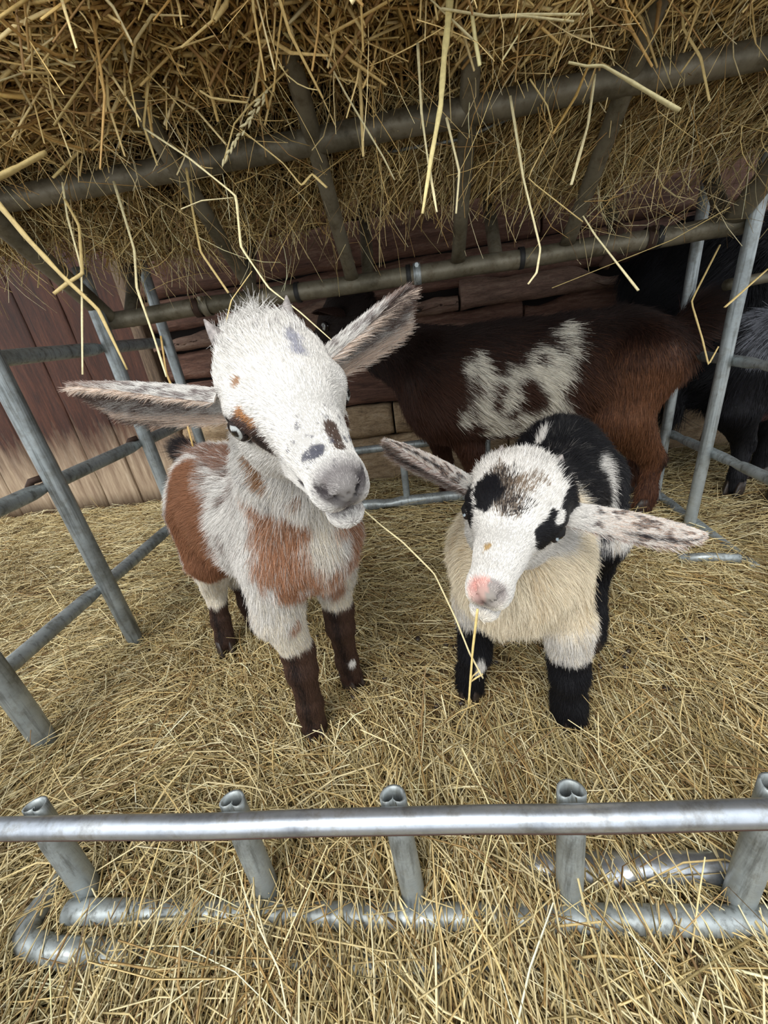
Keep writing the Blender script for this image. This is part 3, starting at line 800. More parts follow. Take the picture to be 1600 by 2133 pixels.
# ---- kid 2: black and white
def black_white_kid():
    Fv = unit(np.array([-.5, -.86, 0])); Lv = np.array([-Fv[1], Fv[0], 0]); O = np.array([.10, .415, 0])
    P = lambda f, l, z: O+Fv*f+Lv*l+np.array([0, 0, z])
    po = Pose([[-0.914, -0.358, 0.192], [0.351, -0.934, -0.074], [0.205, 0., 0.979]], (.0700, .318, .356), 1.05)
    root = tag(empty('goat_kid', (.15, .5, 0)), 'black and white kid goat with black legs and pink spot on its nose', 'goat')
    fd = Field((-.03, .16, -.01), (.40, .78, .46), .0023)
    back = -Fv+np.array([0, 0, -.5]); dn = np.array([0, 0, -1.])
    fd.ell(P(.0, 0, .255), (.066, .060, .076), k=.03, flow=dn-Fv*.2, ln=1.4)
    fd.ell(P(.03, 0, .245), (.050, .050, .062), k=.03, flow=dn, ln=1.5)
    for q in (-.06, -.12, -.17): fd.ell(P(q, -.004, .270), (.072, .062, .072), k=.03, flow=back, ln=1.3)
    fd.ell(P(-.215, -.006, .303), (.060, .052, .062), k=.03, flow=back, ln=1.25)
    fd.cap(P(.015, 0, .275), po.p(0, -.045, -.018), .058, .040, k=.03, flow=dn, ln=1.2)
    for q in (-1, 1): fd.cap(P(.01, q*.040, .26), P(.004, q*.055, .180), .033, .025, k=.02, flow=dn, ln=1.0)
    A = np.array([.036, .441, 0]); B = np.array([.162, .388, 0])
    fd.chain([P(.004, -.056, .175), [.046, .440, .105], [.044, .436, .085], [.037, .442, .04], [.036, .441, .020]], [.027, .0185, .0180, .0160, .0185], k=.012, ln=.75)
    fd.chain([P(.0, .058, .175), [.158, .394, .105], [.158, .389, .085], [.161, .390, .04], [.162, .388, .020]], [.027, .0195, .0190, .0175, .0200], k=.012, ln=.75)
    HL = np.array([.245, .528, 0]); HR = P(-.205, -.065, 0)
    fd.chain([P(-.22, .035, .27), P(-.175, .060, .20), [.262, .580, .120], [.250, .550, .05], [.246, .532, .020]], [.050, .036, .0200, .0165, .018], k=.018, flow=dn, ln=.9)
    fd.chain([P(-.22, -.035, .27), P(-.185, -.058, .20), P(-.225, -.062, .115), P(-.208, -.065, .05), P(-.205, -.065, .020)], [.050, .036, .0190, .015, .0165], k=.018, flow=dn, ln=.9)
    tl = P(-.275, 0, .315); fd.chain([tl, tl-Fv*.03+np.array([0, 0, -.01]), tl-Fv*.045+np.array([0, 0, -.035])], [.014, .011, .007], k=.012, flow=dn, ln=1.4)
    head_prims(fd, po, 1.09)
    def lenf(V, N, L):
        q = po.inv(V); x, y, z = q[:, 0], q[:, 1], q[:, 2]; hd = np.linalg.norm(V-po.T, axis=1) < .125
        L = np.where(hd & (y < -.02) & (z > .01), L+.25, L)
        pad = np.exp(-((x/.011)**2+((y-.092)/.010)**2+((z+.014)/.010)**2)**2); L = np.where(hd, L*(1-.95*pad), L)
        L = np.where((abs(z+.0295) < .0030) & (y > .045) & hd, .0, L)
        for e in (-1, 1):
            d = np.linalg.norm(q-np.array([e*.0335, .005, -.0005]), axis=1); L = np.where(hd, L*np.clip(d/.024, .3, 1), L); L = np.where(d < .0095, 0, L)
        return np.where(V[:, 2] < .014, 0, L)
    def flowfix(V, fl):
        q = po.inv(V); hd = np.exp(-(np.linalg.norm(V-po.p(0, .0, 0), axis=1)/.11)**4); x, y, z = q.T
        lf = np.stack([x*9*(z > 0)*.8, -np.ones_like(x), .1-(abs(x) > .02)*(z < .02)*.5], 1)
        return unit(fl*(1-hd[:, None])+unit(lf@po.M.T)*hd[:, None])
    def factory(hit):
        h = hit
        K = lambda *a: a
        hit.head[0] = True
        bl = [((h(1005, 950), h(1012, 1030)), .0155), ((h(985, 985), h(972, 1035)), .0125), ((h(982, 1060), h(980, 1088)), .0068), ((h(1176, 985), h(1195, 1035)), .0145),
              ((h(1190, 1040), h(1180, 1075)), .011), ((h(1165, 1100), h(1130, 1125)), .0095), ((h(1150, 1080), h(1125, 1110)), .007)]
        mot = ((h(1035, 995), h(1058, 1042)), .0125); mot2 = ((h(1080, 1012), h(1128, 1000)), .0065)
        wsp = ((h(1162, 1085), h(1172, 1070)), .0042); och = (h(1015, 1140), .0036); wk = ((h(990, 1000), h(988, 1050)), .0028)
        hit.head[0] = False
        rump = (h(1205, 885, .62), h(1225, 960, .60)); wfl = (h(1252, 975, .55), h(1262, 1060, .53)); spt = h(1262, 1098, .5); spt2 = (h(1262, 1140, .5), h(1255, 1180, .5)); wst = (h(1135, 905, .6), h(1120, 930, .55))
        def colf(p, n):
            q = po.inv(p); x, y, z = q.T; dh = np.linalg.norm(p-po.T, axis=1); hd = np.clip((.108-dh)/.015, 0, 1)*np.clip((z+.046)/.006, 0, 1); pz = p[:, 2]
            c = np.tile(CREAM, (len(p), 1))
            rel = (p-O); f = rel@Fv; l = rel@Lv
            c = lay(c, np.clip((-f-.03)/.04+.4*noise3(p, 30, 3), 0, 1), WHITE)
            c = lay(c, np.clip((.205-pz)/.03, 0, 1)*.85, WHITE)
            c = lay(c, np.clip(fbm(p*np.array([1, 1, .4]), 60., 19, 2), 0, 1)*.35*(1-hd), lin((196, 172, 132)))
            sad = np.clip((pz-.232-.055*np.clip((f+.20)/.18, -1, 1)+.012*fbm(p, 25., 4))/.012+.5, 0, 1)*np.clip((-f-.045+.01*fbm(p, 30., 6))/.012, 0, 1)
            c = lay(c, sad*(1-hd), BLK); c = lay(c, np.clip((-f-.19)/.02, 0, 1)*(pz > .12)*(1-hd)*.9, BLK)
            c = lay(c, blob(p, wfl, .017, wob=.5, soft=.4), WHITE); c = lay(c, blob(p, wst, .0045, wob=.5, soft=.4), WHITE)
            c = lay(c, blob(p, spt, .011, wob=.5, soft=.3)*(1-hd), lin((40, 42, 50))); c = lay(c, blob(p, spt2, .009, wob=.5, soft=.3)*(1-hd)*.8, lin((60, 62, 70)))
            gs = np.clip(fbm(p, 200., 33, 2)-.35, 0, 1)*sad; c = lay(c, gs*.5, lin((120, 116, 112)))
            jit = .006*noise3(p, 90., 4)
            for a, top in ((A, .150), (B, .130), (HL, .20), (HR, .19)):
                m = (np.linalg.norm(p[:, :2]-a[:2], axis=1) < (.05 if top < .15 else .062))*np.clip((top+jit-pz)/.008+.5, 0, 1)
                c = lay(c, m, BLK)
            c = lay(c, blob(p, (h(1003, 1372), h(1000, 1395)), .0065, wob=.5, soft=.3), WHITE)
            c = c*(1-hd[:, None])+WHITE*hd[:, None]
            c = lay(c, (blob(p, *mot, wob=.7, sc=110, soft=.9) > rng.random(len(p)))*.85*hd, lin((112, 98, 84))); c = lay(c, (blob(p, *mot, wob=.9, sc=70, soft=1.2)*.6 > rng.random(len(p)))*.9*hd, lin((38, 34, 34))); c = lay(c, (blob(p, *mot2, wob=.8, sc=110, soft=.9)*.7 > rng.random(len(p)))*.8*hd, lin((120, 104, 88)))
            for cc, r in bl: c = lay(c, blob(p, cc, r, wob=.35, sc=90, soft=.2)*hd, BLK)
            c = lay(c, blob(p, *wsp, wob=.6, sc=200, soft=.4)*hd, WHITE); c = lay(c, blob(p, *wk, wob=.9, sc=200, soft=.5)*hd*.8, WHITE); c = lay(c, blob(p, *och, wob=.7, sc=200, soft=.5)*hd, lin((176, 148, 104)))
            mz = np.clip((1.1-np.sqrt((x/.0135)**2+((y-.090)/.011)**2+((z+.012)/.011)**2))/.25, 0, 1)*hd
            c = lay(c, mz*(x > .0), PINK, solid=True); c = lay(c, mz*(x <= .0)*.8, lin((120, 108, 106)), solid=True)
            c = lay(c, np.clip(1.2-np.sqrt(((x-.001)/.008)**2+((z+.0195)/.0052)**2), 0, 1)*(y > .075)*hd, lin((64, 52, 52)), solid=True)
            c = lay(c, np.clip(1.3-abs(z+.0295)/.0034, 0, 1)*(y > .042)*hd*.95, lin((74, 60, 66)), solid=True)
            for e in (-1, 1):
                d = np.linalg.norm(q-np.array([e*.0335, .005, -.0005]), axis=1); c = lay(c, np.clip((.0125-d)/.0025, 0, 1)*hd, lin((28, 24, 26)), solid=True)
            return c
        return colf
    def dens(V, L):
        dh = np.linalg.norm(V-po.T, axis=1); return np.where(dh < .12, 2.3e6, 8.5e5)
    finish_goat(root, fd, factory, lenf, dens, flowfix, h_r=.00020, base_len=.0150, stray=.07, headpo=po)
    for q in (1, -1): eyeball(root, po, q, 1.02, iris=(176, 190, 200), lid=.02, lidc=(16, 15, 17))
    horn(root, po.p(-.0235, -.042, .036), unit(po.d(-.2, -.3, 1.)), po.s, h=.010, r=.0095)
    horn(root, po.p(.0235, -.042, .036), unit(po.d(.2, -.3, 1.)), po.s, h=.008, r=.0085)
    for a, fw in ((A, (-.3, -.95)), (B, (0, -1)), (HL, Fv), (HR, Fv)): hoof(root, (a[0], a[1]-.001, 0), fw, 1.05)
    def ec(t, v, inn, V):
        c = np.tile(WHITE, (len(t), 1)); nz = fbm(V, 210., 61, 2)
        c = lay(c, (1-inn)*np.clip((nz-.28)*5, 0, .85)*np.clip(t*3, 0, 1), lin((52, 48, 52)))
        c = lay(c, (1-inn)*np.clip(t-.2, 0, .25), lin((200, 168, 146)))
        c = lay(c, inn*.55, lin((150, 118, 106)))
        c = lay(c, np.clip(1-abs(abs(v)-.80)/.12, 0, 1)*np.clip((t-.42)/.15, 0, 1)*(t < .97)*.9, lin((36, 32, 36)))
        return c
    ear(root, po.p(.034, -.036, .006), at(803, 916, .345), .040, None, unit(np.array([-.2, -.35, -.92])), ec, hairs=24000, fur_len=.0036)
    ear(root, po.p(-.034, -.036, .006), at(1468, 1113, .315), .042, None, unit(np.array([.15, -.25, -.96])), ec, hairs=24000, fur_len=.0036)

# ---- adult goats behind
def leg(fd, pts, rs, **kw): fd.chain(pts, rs, **kw)
def brown_doe():
    root = tag(empty('goat', (.3, 1.03, 0)), 'adult dark brown goat with a white patch on its flank, standing along the wall', 'goat')
    fd = Field((-.42, .80, -.01), (.72, 1.32, .74), .0055)
    dn = np.array([0, 0, -1.]); bk = np.array([1., 0, -.6])
    fd.ell((.455, 1.03, .372), (.145, .108, .112), k=.05, flow=bk, ln=1.1)
    for x in (.34, .22, .12): fd.ell((x, 1.045, .362), (.13, .118, .126), k=.05, flow=bk, ln=1.2)
    fd.ell((.04, 1.07, .365), (.085, .090, .125), k=.05, flow=dn+[.5, 0, 0], ln=1.2)
    fd.cap((.03, 1.08, .41), (-.12, 1.13, .50), .082, .058, k=.04, flow=(.8, 0, -.5), ln=1.1)
    po = Pose(np.array([[-.35, -.85, .30], [-.93, .35, .05], [0, -.4, .95]]).T, (-.19, 1.15, .545), 1.55)
    M = np.array([unit([-.85, .45, -.35])]); fw = M[0]; rt = unit(np.cross(fw, [0, 0, 1.])); po.M = np.array([rt, fw, np.cross(rt, fw)]).T
    head_prims(fd, po)
    h1 = aty(1335, 1062, .98); h2 = np.array([.560, 1.087, 0]); f1 = np.array([.061, 1.20, 0]); f2 = np.array([.135, 1.04, 0])
    leg(fd, [(.475, .985, .36), (.455, .965, .265), (.562, 1.0, .135), (.552, .985, .05), (.543, .980, .02)], [.100, .062, .024, .019, .022], k=.02, flow=dn, ln=.6)
    leg(fd, [(.49, 1.08, .34), (.50, 1.10, .24), (.585, 1.11, .135), (.565, 1.09, .05), (.560, 1.087, .02)], [.085, .058, .023, .019, .022], k=.02, flow=dn, ln=.6)
    leg(fd, [(.06, 1.12, .30), (.045, 1.15, .22), (.055, 1.185, .12), (.060, 1.20, .04), (.061, 1.20, .02)], [.055, .034, .023, .018, .021], k=.02, flow=dn, ln=.6)
    leg(fd, [(.07, 1.03, .30), (.115, 1.035, .215), (.135, 1.04, .12), (.135, 1.04, .04), (.135, 1.04, .02)], [.055, .034, .023, .018, .021], k=.02, flow=dn, ln=.6)
    fd.chain([(.585, 1.02, .42), (.615, 1.01, .455), (.64, 1.0, .445)], [.030, .022, .012], k=.02, flow=(1, 0, -.3), ln=1.8)
    def lenf(V, N, L):
        L = L+.9*np.exp(-((V[:, 0]-.59)/.03)**2-((V[:, 2]-.40)/.05)**2); return np.where(V[:, 2] < .02, 0, L)
    def flowfix(V, fl):
        w_ = np.exp(-((V[:, 0]-.52)/.12)**2)*(V[:, 2] < .42); return unit(fl+w_[:, None]*np.array([.1, 0, -1.2]))
    def factory(h):
        T = 1.0
        wp = [((h(1172, 685, T), h(1125, 850, T)), (.020, .048)), ((h(1158, 715, T), h(1105, 800, T)), .038), ((h(1120, 860, T), h(1020, 890, T)), .040), ((h(1060, 790, T), h(1000, 850, T)), .034), ((h(1090, 770, T), h(1130, 760, T)), .024), ((h(968, 755, T), h(955, 870, T)), .014), ((h(985, 740, T), h(1010, 790, T)), .014), ((h(1090, 870, T), h(1150, 880, T)), .026)]
        ds = [((h(1085, 800, T), h(1100, 835, T)), .022), (h(1118, 745, T), .010), ((h(1030, 800, T), h(1020, 840, T)), .010)]
        def colf(p, n):
            z = p[:, 2]; x = p[:, 0]
            c = np.tile(lin((66, 41, 30)), (len(p), 1))
            c = lay(c, np.clip((z-.37)/.10+.3*fbm(p, 9., 3), 0, 1), lin((38, 26, 22)))
            c = lay(c, np.clip((x-.33)/.12, 0, 1)*np.clip((.44-z)/.10+.3*fbm(p, 9., 5), 0, .85), lin((112, 74, 50)))
            c = lay(c, np.clip((.14-z)/.04, 0, 1)*.6, lin((60, 32, 22)))
            c = lay(c, np.clip((-.05-x)/.08, 0, 1)*.8, lin((30, 20, 18)))
            c = lay(c, blob(p, (1*np.array([.575, .99, .135])), .022, soft=.6)*.8, lin((30, 20, 18)))
            m = np.zeros(len(p))
            sp = p*np.array([1, 1, .4])
            for cc, r_ in wp: m = np.maximum(m, blob(p, cc, r_, wob=.55, sc=26, soft=.5))
            m = m*np.clip(1.05-np.clip(fbm(sp, 45., 88, 2)*1.7-.5, 0, 1), 0, 1)
            for cc, r_ in ds: m = m*(1-blob(p, cc, r_, wob=.7, sc=26, soft=.5))
            return lay(c, m, lin((226, 220, 206)))
        return colf
    finish_goat(root, fd, factory, lenf, lambda V, L: np.full(len(V), 2.2e5), flowfix, h_r=.00055, base_len=.026, lift=.16, keepcos=-.2, clumps=25.)
    for a, fw_ in ((h1, (-1, -.1)), (h2, (-1, 0)), (f1, (-1, .2)), (f2, (-1, 0))): hoof(root, (a[0], a[1], 0), fw_, 1.4)
    for q in (1, -1): eyeball(root, po, q)
    for q in (-1, 1):
        ear(root, po.p(q*.034, -.036, .006), po.p(q*.034, -.036, .006)+po.d(q*1, -.2, -.1)*.12, .045, None, unit(po.d(0, .5, -.8)), lambda t, v, i, V: np.tile(lin((46, 28, 22)), (len(t), 1)), hairs=900, fur_len=.006)

def black_goat(kind):
    dn = np.array([0, 0, -1.])
    if kind == 'far':
        root = tag(empty('goat', (.95, 1.27, 0)), 'tall black goat at the back right, its rounded rump behind the hay feeder', 'goat')
        fd = Field((.48, 1.02, -.01), (1.75, 1.42, .95), .008)
        fd.ell((.735, 1.24, .50), (.165, .12, .165), k=.05, flow=(-1, 0, -.6), ln=1)
        for x in (.88, 1.0, 1.12): fd.ell((x, 1.25, .50), (.15, .125, .14), k=.05, flow=(-1, 0, -.5), ln=1)
        fd.ell((1.2, 1.25, .50), (.10, .10, .14), k=.05, flow=dn)
        fd.cap((1.22, 1.25, .55), (1.38, 1.24, .70), .09, .06, k=.04, flow=(-1, 0, -.5))
        po = Pose(np.eye(3), (1.46, 1.23, .72), 1.8); fw = unit([.9, -.1, -.35]); rt = unit(np.cross(fw, [0, 0, 1.])); po.M = np.array([rt, fw, np.cross(rt, fw)]).T
        head_prims(fd, po)
        L4 = [(.70, 1.31, .0), (.80, 1.19, 0), (1.22, 1.20, 0), (1.20, 1.30, 0)]
        leg(fd, [(.74, 1.29, .45), (.745, 1.32, .34), (.672, 1.31, .22), (.69, 1.31, .06), (.70, 1.31, .02)], [.09, .06, .032, .022, .024], k=.02, flow=dn, ln=1.2)
        leg(fd, [(.78, 1.19, .45), (.90, 1.18, .34), (.99, 1.19, .20), (.98, 1.19, .06), (.98, 1.19, .02)], [.09, .05, .028, .020, .022], k=.02, flow=dn)
        L4[1] = (.98, 1.19, 0)
        for a in L4[2:]: leg(fd, [(a[0]-.02, a[1], .42), (a[0], a[1], .25), (a[0], a[1], .05), (a[0], a[1], .02)], [.06, .034, .020, .022], k=.02, flow=dn)
        fd.chain([(.585, 1.24, .56), (.572, 1.24, .53)], [.03, .02], k=.03, flow=dn, ln=1.4)
        grey = None
    else:
        root = tag(empty('goat', (.9, 1.07, 0)), 'smaller black goat with a grey tuft on its flank, behind the right fence posts', 'goat')
        fd = Field((.58, .86, -.01), (1.62, 1.24, .62), .006)
        fd.ell((.76, 1.10, .325), (.110, .085, .105), k=.05, flow=(-1, 0, -.6), ln=1.2)
        for x in (.84, .95, 1.05): fd.ell((x, 1.10, .315), (.12, .10, .115), k=.05, flow=(-1, 0, -.5), ln=1.1)
        fd.cap((1.08, 1.1, .34), (1.22, 1.08, .44), .075, .052, k=.04, flow=(-1, 0, -.5))
        po = Pose(np.eye(3), (1.29, 1.07, .47), 1.45); fw = unit([.9, -.2, -.4]); rt = unit(np.cross(fw, [0, 0, 1.])); po.M = np.array([rt, fw, np.cross(rt, fw)]).T
        head_prims(fd, po)
        b = np.array([.793, 1.030, 0])
        leg(fd, [(.78, 1.06, .30), (.765, 1.05, .225), (.808, 1.055, .135), (.797, 1.035, .05), (.793, 1.030, .02)], [.075, .050, .022, .016, .019], k=.015, flow=dn, ln=.5)
        leg(fd, [(.80, 1.14, .30), (.86, 1.13, .22), (.92, 1.12, .13), (.905, 1.11, .02)], [.07, .045, .022, .018], k=.015, flow=dn, ln=.5)
        leg(fd, [(1.02, 1.05, .28), (.98, 1.0, .20), (.90, .985, .10), (.855, .970, .02)], [.05, .034, .020, .018], k=.015, flow=dn, ln=.5)
        leg(fd, [(1.05, 1.15, .28), (1.06, 1.15, .12), (1.06, 1.15, .02)], [.05, .022, .018], k=.015, flow=dn, ln=.5)
        fd.ell((.835, 1.07, .215), (.040, .036, .034), k=.015, flow=dn, ln=.15)
        fd.chain([(.672, 1.10, .385), (.650, 1.10, .33), (.655, 1.10, .24)], [.026, .024, .018], k=.02, flow=dn, ln=2.2)
        L4 = [b, (.905, 1.11, 0), (.855, .970, 0), (1.06, 1.15, 0)]
        grey = True
    def factory(h):
        g = (h(1575, 655, 1.), h(1600, 725, 1.)) if grey else None
        def colf(p, n):
            c = np.tile(lin((17, 17, 21)), (len(p), 1))
            c = lay(c, np.clip(fbm(p, 12., 3), 0, .5)*.5, lin((40, 40, 48)))
            if grey:
                c = lay(c, blob(p, g, .034, wob=.9, sc=40, soft=.6)*.75, lin((140, 142, 150)))
                c = lay(c, np.exp(-(np.linalg.norm(p-np.array([.835, 1.06, .205]), axis=1)/.035)**4)*.8, lin((84, 62, 62)))
            return c
        return colf
    finish_goat(root, fd, factory, lambda V, N, L: np.where(V[:, 2] < .02, 0, L), lambda V, L: np.full(len(V), 1.3e5), None, h_r=.0006, base_len=.028, lift=.14, keepcos=-.1, clumps=22.)
    for a in L4: hoof(root, (a[0], a[1], 0), (1 if kind == 'far' else -.6, -.5), 1.35)
    for q in (1, -1): eyeball(root, po, q)
    for q in (-1, 1):
        ear(root, po.p(q*.034, -.036, .006), po.p(q*.034, -.036, .006)+po.d(q*1, -.2, -.1)*.12, .045, None, unit(po.d(0, .5, -.8)), lambda t, v, i, V: np.tile(lin((24, 22, 26)), (len(t), 1)), hairs=400, fur_len=.006)

# ------------------------------------------------------------------ barn wall
def make_wood(name, stops, ax=(1, 1, 1), fade=None, rough=.75):
    m, nt, b = mat_new(name); v = coords(nt, ax)
    n = noise(nt, v, 9, 9, .7, .6); c = ramp(nt, n, stops)
    v2 = coords(nt, tuple(a*2.6 for a in ax)); n2 = noise(nt, v2, 24, 6, .75, .8)
    c = mix(nt, .55, c, ramp(nt, n2, [(.36, (92, 84, 78)), (.55, (255, 252, 248))]), 'MULTIPLY')
    n3 = noise(nt, coords(nt), 3.5, 3); c = mix(nt, .5, c, ramp(nt, n3, [(.3, (150, 140, 132)), (.65, (255, 255, 255))]), 'MULTIPLY')
    if fade:
        t = nt.nodes.new('ShaderNodeTexCoord'); s = nt.nodes.new('ShaderNodeSeparateXYZ'); nt.links.new(t.outputs['Object'], s.inputs[0])
        nf = noise(nt, coords(nt, (14, 14, 2.2)), 2.0, 6, .7)
        ma = nt.nodes.new('ShaderNodeMath'); ma.operation = 'MULTIPLY_ADD'; nt.links.new(nf, ma.inputs[0]); ma.inputs[1].default_value = -.34; nt.links.new(s.outputs['Z'], ma.inputs[2])
        r_ = nt.nodes.new('ShaderNodeMapRange'); nt.links.new(ma.outputs[0], r_.inputs['Value']); r_.inputs['From Min'].default_value = -.04; r_.inputs['From Max'].default_value = .16
        c2 = ramp(nt, noise(nt, coords(nt, (9, 9, .8)), 7, 8, .7), [(.3, (122, 100, 80)), (.55, (166, 146, 122)), (.7, (190, 172, 150))])
        c = mix(nt, r_.outputs['Result'], c2, c)
    nt.links.new(c, b.inputs['Base Color']); b.inputs['Roughness'].default_value = rough
    bump(nt, b, n2, .5, .003)
    return m
def plank(name, p0, size, mat, parent, seed, amp=.004, nx=24, nz=6, edge=.006, wavy=0., axis='x', tone=1.):
    """irregular beam: size (lx, ly, lz), subdivided and displaced, softened edges; p0 = min corner"""
    lx, ly, lz = size
    L = lx if axis == 'x' else lz; Hh = lz if axis == 'x' else lx
    prof = []
    k = 7
    # profile around front (y min) : from bottom-back, bottom-front, front..., top-front, top-back
    prof.append((1., 0.)); prof.append((edge/ly, 0.)); prof.append((0, edge/Hh))
    for i in range(1, k): prof.append((0, edge/Hh+(1-2*edge/Hh)*i/k))
    prof.append((0, 1-edge/Hh)); prof.append((edge/ly, 1.)); prof.append((1., 1.))
    n = nx; V = []
    for i in range(n+1):
        t = i/n
        for (a, b) in prof:
            if axis == 'x': q = [p0[0]+lx*t, p0[1]+ly*a, p0[2]+lz*b]
            else: q = [p0[0]+lx*b, p0[1]+ly*a, p0[2]+lz*t]
            V.append(q)
    V = np.array(V); m = len(prof)
    b_ = np.tile(np.array([q[1] for q in prof]), n+1); a_ = np.tile(np.array([q[0] for q in prof]), n+1)
    s3 = np.array([1, 1, 4.]) if axis == 'x' else np.array([4., 1, 1])
    dsp = amp*fbm(V*s3, 9., seed, 4)
    V[:, 1] += dsp*(a_ < .9)
    ax_ = 2 if axis == 'x' else 0
    ed = (2*b_-1)
    V[:, ax_] += ed*(amp*.5)*fbm(V*np.array([1, 0, 0]) if axis == 'x' else V*np.array([0, 0, 1.]), 14., seed+9, 3)
    if wavy: V[:, ax_] += (b_ > .5)*wavy*(fbm(V*np.array([1, 0, 0]), 5., seed+5, 2))
    f = []
    for i in range(n):
        for j in range(m-1): f.append((i*m+j, (i+1)*m+j, (i+1)*m+j+1, i*m+j+1))
    f.append(tuple(range(m))); f.append(tuple(n*m+j for j in range(m))[::-1])
    return mesh_obj(name, V, f, mat, parent, origin=(0, 0, 0))
def build_wall():
    root = empty('wall_back', (0, 0, 0)); root['kind'] = 'structure'
    RED = make_wood('faded_red_boards', [(.3, (38, 17, 9)), (.5, (76, 40, 24)), (.7, (98, 58, 38))], (9, 9, .8), fade=True)
    LOG = make_wood('brown_stained_log', [(.3, (78, 50, 40)), (.5, (122, 86, 70)), (.72, (158, 128, 110))], (.9, 6, 7))
    LOG2 = make_wood('pale_brown_slab', [(.3, (100, 76, 64)), (.5, (142, 112, 96)), (.72, (172, 148, 130))], (.9, 6, 7))
    STONE = make_wood('weathered_tan_sill', [(.3, (118, 96, 72)), (.5, (186, 160, 126)), (.72, (214, 194, 164))], (2.2, 3, 7))
    BACK, _n, _b2 = mat_new('dark_gap'); _b2.inputs['Base Color'].default_value = (*lin((24, 16, 12)), 1); _b2.inputs['Roughness'].default_value = 1
    v = np.array([[-3, 1.478, -.05], [2.8, 1.478, -.05], [2.8, 1.478, 2.1], [-3, 1.478, 2.1], [-3, 1.56, -.05], [2.8, 1.56, -.05], [2.8, 1.56, 2.1], [-3, 1.56, 2.1]])
    f = [(0, 1, 2, 3), (5, 4, 7, 6), (4, 0, 3, 7), (1, 5, 6, 2), (3, 2, 6, 7), (4, 5, 1, 0)]
    mesh_obj('backing', v, f, BACK, root, smooth=False)
    x = -2.95; k = 0
    while x < -1.0:
        wd = .135+.03*math.sin(k*2.3); wd = min(wd, -.945-x)
        plank('board', (x+.0008, 1.440+.002*math.sin(k*5), -.01+.006*math.sin(k*3.1)), (wd-.0016, .036, 2.1), RED, root, 40+k, amp=.0025, nx=30, edge=.003, axis='z'); x += wd; k += 1
    plank('corner_board', (-.945, 1.415, -.01), (.045, .06, 2.1), make_wood('grey_corner_board', [(.3, (70, 54, 42)), (.5, (120, 100, 80)), (.72, (150, 132, 108))], (9, 9, .8)), root, 77, amp=.003, nx=30, axis='z')
    rows = [(-.03, .155, STONE, .055, [-.895, -.42, .30, .95, 1.5, 2.7], 0), (.165, .272, STONE, .06, [-.895, -.10, .02, .62, 1.0, 1.75, 2.7], 0), (.280, .432, LOG, .045, [-.895, .9, 2.7], .010),
            (.440, .532, LOG, .040, [-.895, .35, 2.7], .012), (.536, .592, LOG2, .058, [-.895, .15, .80, 2.7], .030), (.600, .70, LOG, .03, [-.895, 2.7], .004),
            (.705, .82, LOG, .03, [-.895, .4, 2.7], .004), (.825, .96, LOG, .03, [-.895, 2.7], .004), (.965, 1.12, LOG, .03, [-.895, 2.7], .004), (1.125, 1.35, LOG, .03, [-.895, 2.7], .004), (1.355, 1.7, LOG, .03, [-.895, 2.7], .004), (1.705, 2.1, LOG, .03, [-.895, 2.7], .004)]
    for i, (z0, z1, m, d, xs, wv) in enumerate(rows):
        for j in range(len(xs)-1):
            big = m is STONE
            plank('log' if not big else 'sill_block', (xs[j]+.004, 1.478-d, z0), (xs[j+1]-xs[j]-.008, d+.02, z1-z0), m, root, 100+i*7+j, amp=.008 if big else .005, nx=int(20+(xs[j+1]-xs[j])*50), edge=.014 if big else .012, wavy=wv)
    # unseen roof added above the frame to shade the wall
    rm, _n2, _b3 = mat_new('shade_roof_boards'); _b3.inputs['Base Color'].default_value = (*lin((80, 62, 50)), 1); _b3.inputs['Roughness'].default_value = .9
    v = np.array([[-3, .95, 1.90], [2.8, .95, 1.90], [2.8, 1.56, 2.1], [-3, 1.56, 2.1], [-3, .95, 1.94], [2.8, .95, 1.94], [2.8, 1.56, 2.14], [-3, 1.56, 2.14]])
    mesh_obj('shade_roof', v, f, rm, None, smooth=False)['kind'] = 'structure'

# ------------------------------------------------------------------ feeder
AY, AZ, AL = .900, .606, math.radians(38)
def rack(x, s, o=0.): return np.array([x, AY-s*math.cos(AL)-o*math.sin(AL), AZ+s*math.sin(AL)-o*math.cos(AL)])
def clamp(parent, c, ax, r, mat, screw=True, wd=.010):
    ax = unit(ax); u = unit(np.cross(ax, [0, 0, 1.])); w_ = np.cross(u, ax); pts = []
    V = []; n = 22
    for e, rr in ((-1, r), (-1, r+.0015), (1, r+.0015), (1, r)):
        for a in np.linspace(0, 2*np.pi, n, endpoint=False): V.append(c+ax*e*wd/2+rr*(math.cos(a)*u+math.sin(a)*w_))
    V = np.array(V); f = [(i*n+j, i*n+(j+1) % n, ((i+1) % 4)*n+(j+1) % n, ((i+1) % 4)*n+j) for i in range(4) for j in range(n)]
    o = mesh_obj('hose_clamp', V, f, mat, parent, origin=c)
    if screw:
        d = unit(np.array([0, -.8, .6])); p = c+d*(r+.004)
        v1, f1 = tube_geo([p-u*.008, p+u*.010], .0042, 6); v2, f2 = tube_geo([p+ax*0-u*.004-d*.004, p-u*.004+d*.003], .006, 8)
        v_, f_ = join_geo([(v1, f1), (v2, f2)]); mesh_obj('screw', v_, f_, mat, o, smooth=False)
    return o
